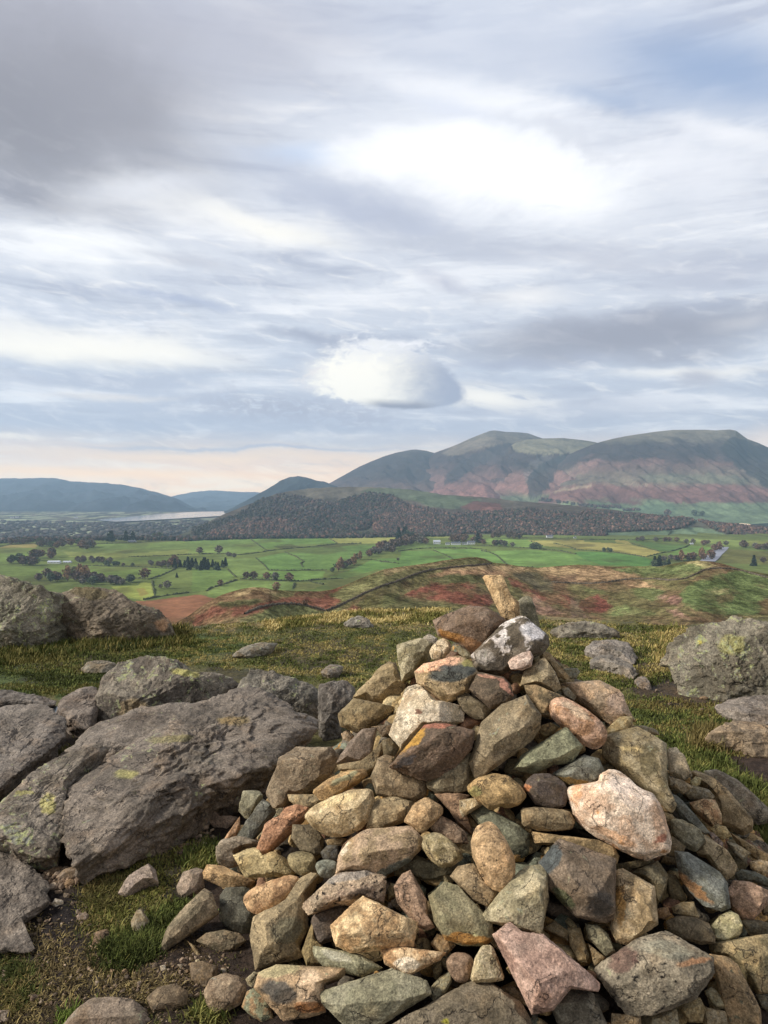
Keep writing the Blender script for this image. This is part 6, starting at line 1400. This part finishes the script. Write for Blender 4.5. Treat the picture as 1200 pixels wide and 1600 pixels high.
for k in range(1900):
    a = r.uniform(0, 2 * pi); rr = 1.28 * r.uniform(0, 1) ** .5; x, y = CX + rr * cos(a), CY + rr * sin(a)
    front = (y < CY + .15)
    s = r.uniform(.025, .062) if front else r.uniform(.06, .13)
    z = CA * (1 if front else .93) - CS * rr - (s + .066 if front else s + .03) 
    if z < -.02: continue
    cs.append(np.array([x, y, z])); ss.append(s)
low_rocks('rubble', cs, ss, pal, 2)
# brown cone added inside the heap so that no daylight shows between the stones
aa = np.linspace(0, 2 * pi, 73); rr_ = np.linspace(0, 1.35, 40); RA, AA = np.meshgrid(rr_, aa)
cz = CA - .24 - CS * RA * .97; cp_ = np.stack([CX + RA * np.cos(AA), CY + RA * np.sin(AA), cz], -1)
cp_[..., 2] += .05 * fbm(cp_ * 5, 4)
link('cairn_light_block', mesh_np('cairn_light_block', cp_.reshape(-1, 3), grid_faces(73, 40)[:, ::-1], np.tile(hexl('3a3026'), (73 * 40, 1)), True, M_ground), kind='stuff')
# pebbles and gravel on the mud
cs, ss = [], []; r = np.random.RandomState(8)
for crop, pl, n, s0, s1 in [('G', '160,270 230,280 300,330 400,380 330,420 240,430 190,370', 260, .004, .013), ('G', '830,80 960,60 1010,180 900,300 820,260', 170, .004, .013), ('G', '60,500 400,480 700,900 300,1000 0,900', 420, .0015, .006), ('G', '640,720 1050,700 1100,900 800,1050 600,1000', 500, .0012, .005), ('G', '60,500 400,480 700,900 300,1000 0,900', 80, .005, .011),
                            ('G', '640,780 1050,720 1100,860 800,860', 70, .003, .009), ('G', '0,250 300,280 240,420 180,600 0,700', 40, .004, .009), ('P', '980,1050 1120,1060 1200,1180 1100,1180', 40, .008, .02)]:
    P = PX(crop, pl); xs = [p[0] for p in P]; ys = [p[1] for p in P]; X = r.uniform(min(xs), max(xs), n * 3); Y = r.uniform(min(ys), max(ys), n * 3); m = inside(X, Y, P)
    for X_, Y_ in list(zip(X[m], Y[m]))[:n]:
        D = ground_depth(X_, Y_); p = unproj(X_, Y_, D); s = r.uniform(s0, s1) * (1 + (r.rand() < .1)); p[2] = gz(p[0], p[1]) + s * .3; cs.append(p); ss.append(s)
low_rocks('gravel', cs, ss, ['6a5e54', '5c5046', '7c7268', '4e453c', '645646'], 1, lich=0)

def grass(name, areas, seed):
    r = np.random.RandomState(seed); VV, CC = [], []
    for crop, pl, n, h0, h1, cols, lean in areas:
        P = PX(crop, pl); xs = [p[0] for p in P]; ys = [p[1] for p in P]
        nt = n // 7 + 1; X = r.uniform(min(xs), max(xs), nt * 4); Y = r.uniform(min(ys), max(ys), nt * 4)
        Xw, Yw = wob(X, Y, 9, 30, seed); m = inside(Xw, Yw, P); X, Y = X[m][:nt], Y[m][:nt]
        d = px_dir(X, Y); D = -CAM[2] / np.minimum(d[:, 2], -.1) * d[:, 1]
        for _ in range(4):
            p = unproj(X, Y, D); D = D * (CAM[2] - gz(p[:, 0], p[:, 1])) / CAM[2] * .5 + D * .5 if False else D
        p = unproj(X, Y, D); keep = (D < 14) & (fbm(np.stack([p[:, 0] * 1.6, p[:, 1] * 1.6, np.full(len(p), seed * 1.)], 1), 3) > -.30 + .12 * r.randn(len(p))); p = p[keep]; k = len(p)
        if k == 0: continue
        reps = 7; c = np.repeat(p, reps, 0) + r.randn(k * reps, 3) * [.022, .022, 0] * (1 + np.repeat(p[:, 1:2], reps, 0) * .12)
        c[:, 2] = gz(c[:, 0], c[:, 1]) - .004
        N = len(c); tuft = np.repeat(r.uniform(.5, 1.25, k), reps)
        h = r.uniform(h0, h1, N) * tuft; a = r.uniform(0, 2 * pi, N); le = r.uniform(.2, 1.0, N) * lean
        wd = .0016 * (1 + c[:, 1] * .22); side = np.stack([np.cos(a + 1.57), np.sin(a + 1.57), 0 * a], 1) * wd[:, None]
        dr = np.stack([np.cos(a) * le, np.sin(a) * le, np.ones(N)], 1); dr /= np.linalg.norm(dr, axis=1)[:, None]
        mid = c + dr * (h * .55)[:, None]; tip = c + dr * h[:, None] + np.stack([np.cos(a) * le, np.sin(a) * le, -.5 * le], 1) * (h * .35)[:, None]
        VV.append(np.stack([c - side, c + side, mid + side * .8, mid - side * .8, tip], 1).reshape(-1, 3))
        pz_ = sst(fbm(np.stack([c[:, 0] * 2.6, c[:, 1] * 2.6, np.full(N, 4.)], 1), 4, .6), -.22, .22)
        ci = np.clip((pz_ + .25 * r.randn(N)) * len(cols), 0, len(cols) - 1).astype(int)
        cc = desat(np.array([hexl(x) for x in cols])[ci], .8) * np.array([1.13, 1.10, .80]) * r.uniform(.6, 1.4, (N, 1)); CC.append(np.repeat(cc, 5, 0))
    V = np.concatenate(VV); C = np.concatenate(CC); n = len(V) // 5; b = np.arange(n)[:, None] * 5
    T = np.concatenate([b + [0, 1, 2], b + [0, 2, 3], b + [3, 2, 4]]) 
    return link(name, mesh_np(name, V, T, C, True, M_blade), kind='stuff')
GRN = ['40481f', '545e28', '5e6a30', '6c7038', '7c783e']; DRY = ['6a6a34', '7c7438', '94844e', 'b09a64', 'c4b07c']; MIX = GRN + DRY[:3] + ['9c8a58']; MOS = ['444c22', '505628', '665e32']
grass('grass', [
 ('P', '250,990 330,975 400,962 520,945 700,945 700,1080 560,1080 480,1070 400,1045 290,1040', 80000, .008, .026, MIX, 1.1),
 ('P', '400,965 540,942 700,942 690,975 540,975 420,985', 16000, .02, .055, DRY, .8),
 ('P', '0,1020 280,990 330,1010 250,1050 120,1090 0,1085', 36000, .01, .03, GRN + ['6a6434'], .8),
 ('P', '0,1000 110,995 120,1030 0,1040', 6000, .03, .08, ['4c5420', '3c441c', '6a6434', '7c7440'], .6),
 ('P', '110,985 290,975 300,1010 200,1020 120,1020', 8000, .03, .09, ['5a5c28', '6a6434', '8a7c48', '3c441c'], .6),
 ('P', '840,965 960,975 1060,970 1110,1000 1080,1060 960,1080 860,1040', 34000, .01, .035, MIX, .8),
 ('P', '1020,985 1060,975 1070,1030 1020,1040', 1500, .03, .09, DRY[:4], .8), ('P', '1100,1040 1150,1045 1165,1080 1110,1075', 5000, .05, .13, DRY, .8),
 ('P', '960,1080 1120,1100 1230,1110 1230,1180 1100,1190 1000,1150', 22000, .01, .03, GRN + ['6a5c34'], .8),
 ('P', '1090,1150 1120,1150 1125,1180 1090,1178', 2500, .05, .11, ['8a7a50', '6c6038'], .9),
 ('P', '1040,1160 1110,1175 1200,1240 1240,1320 1180,1300 1100,1230', 12000, .02, .06, GRN, .8),
 ('P', '1160,1270 1240,1270 1240,1340 1180,1330', 4000, .04, .10, GRN, .7),
 ('G', '400,300 560,180 640,150 800,130 960,200 820,330 740,600 640,760 480,700 380,520', 17000, .008, .024, MOS + ['7c6c40', '6a6a30'], 1.0),
 ('G', '900,250 1010,210 1020,300 940,330', 3000, .02, .05, GRN, .8), ('G', '680,560 860,470 840,560 720,640', 3500, .015, .04, GRN, .8), ('G', '520,600 740,640 700,740 540,740', 4500, .02, .045, GRN, .8),
 ('G', '400,360 560,330 560,480 400,470', 2500, .01, .035, ['6a5a38', '7c6c40', '5c5630'], 1.2), ('G', '0,640 150,700 140,840 0,900', 2600, .01, .035, MOS + ['7c6c40'], 1.1), ('G', '960,970 1010,960 1000,1040 950,1040', 700, .02, .05, GRN, .8),
 ('G', '300,940 350,940 340,990 300,990', 250, .02, .04, ['7c8c30', '5c7024'], .8), ('G', '620,700 1080,640 1100,1050 700,1050', 2500, .006, .02, ['5a4a34', '4a3c2c', '6c5c40', '505028'], 1.6), ('G', '100,480 900,900 700,1000 0,1000', 6500, .01, .03, ['6a5a40', '8a7850', '4c4030'], 1.4),
 ('F', '130,720 200,700 360,660 400,690 250,720 150,770', 2500, .02, .04, MOS, .8), ('F', '300,560 360,570 350,640 300,620', 900, .02, .05, ['7c7440', '5c5c28'], .8),
 ('C', '600,1080 700,1110 760,1060', 50, .01, .03, MOS, .8)], 77)
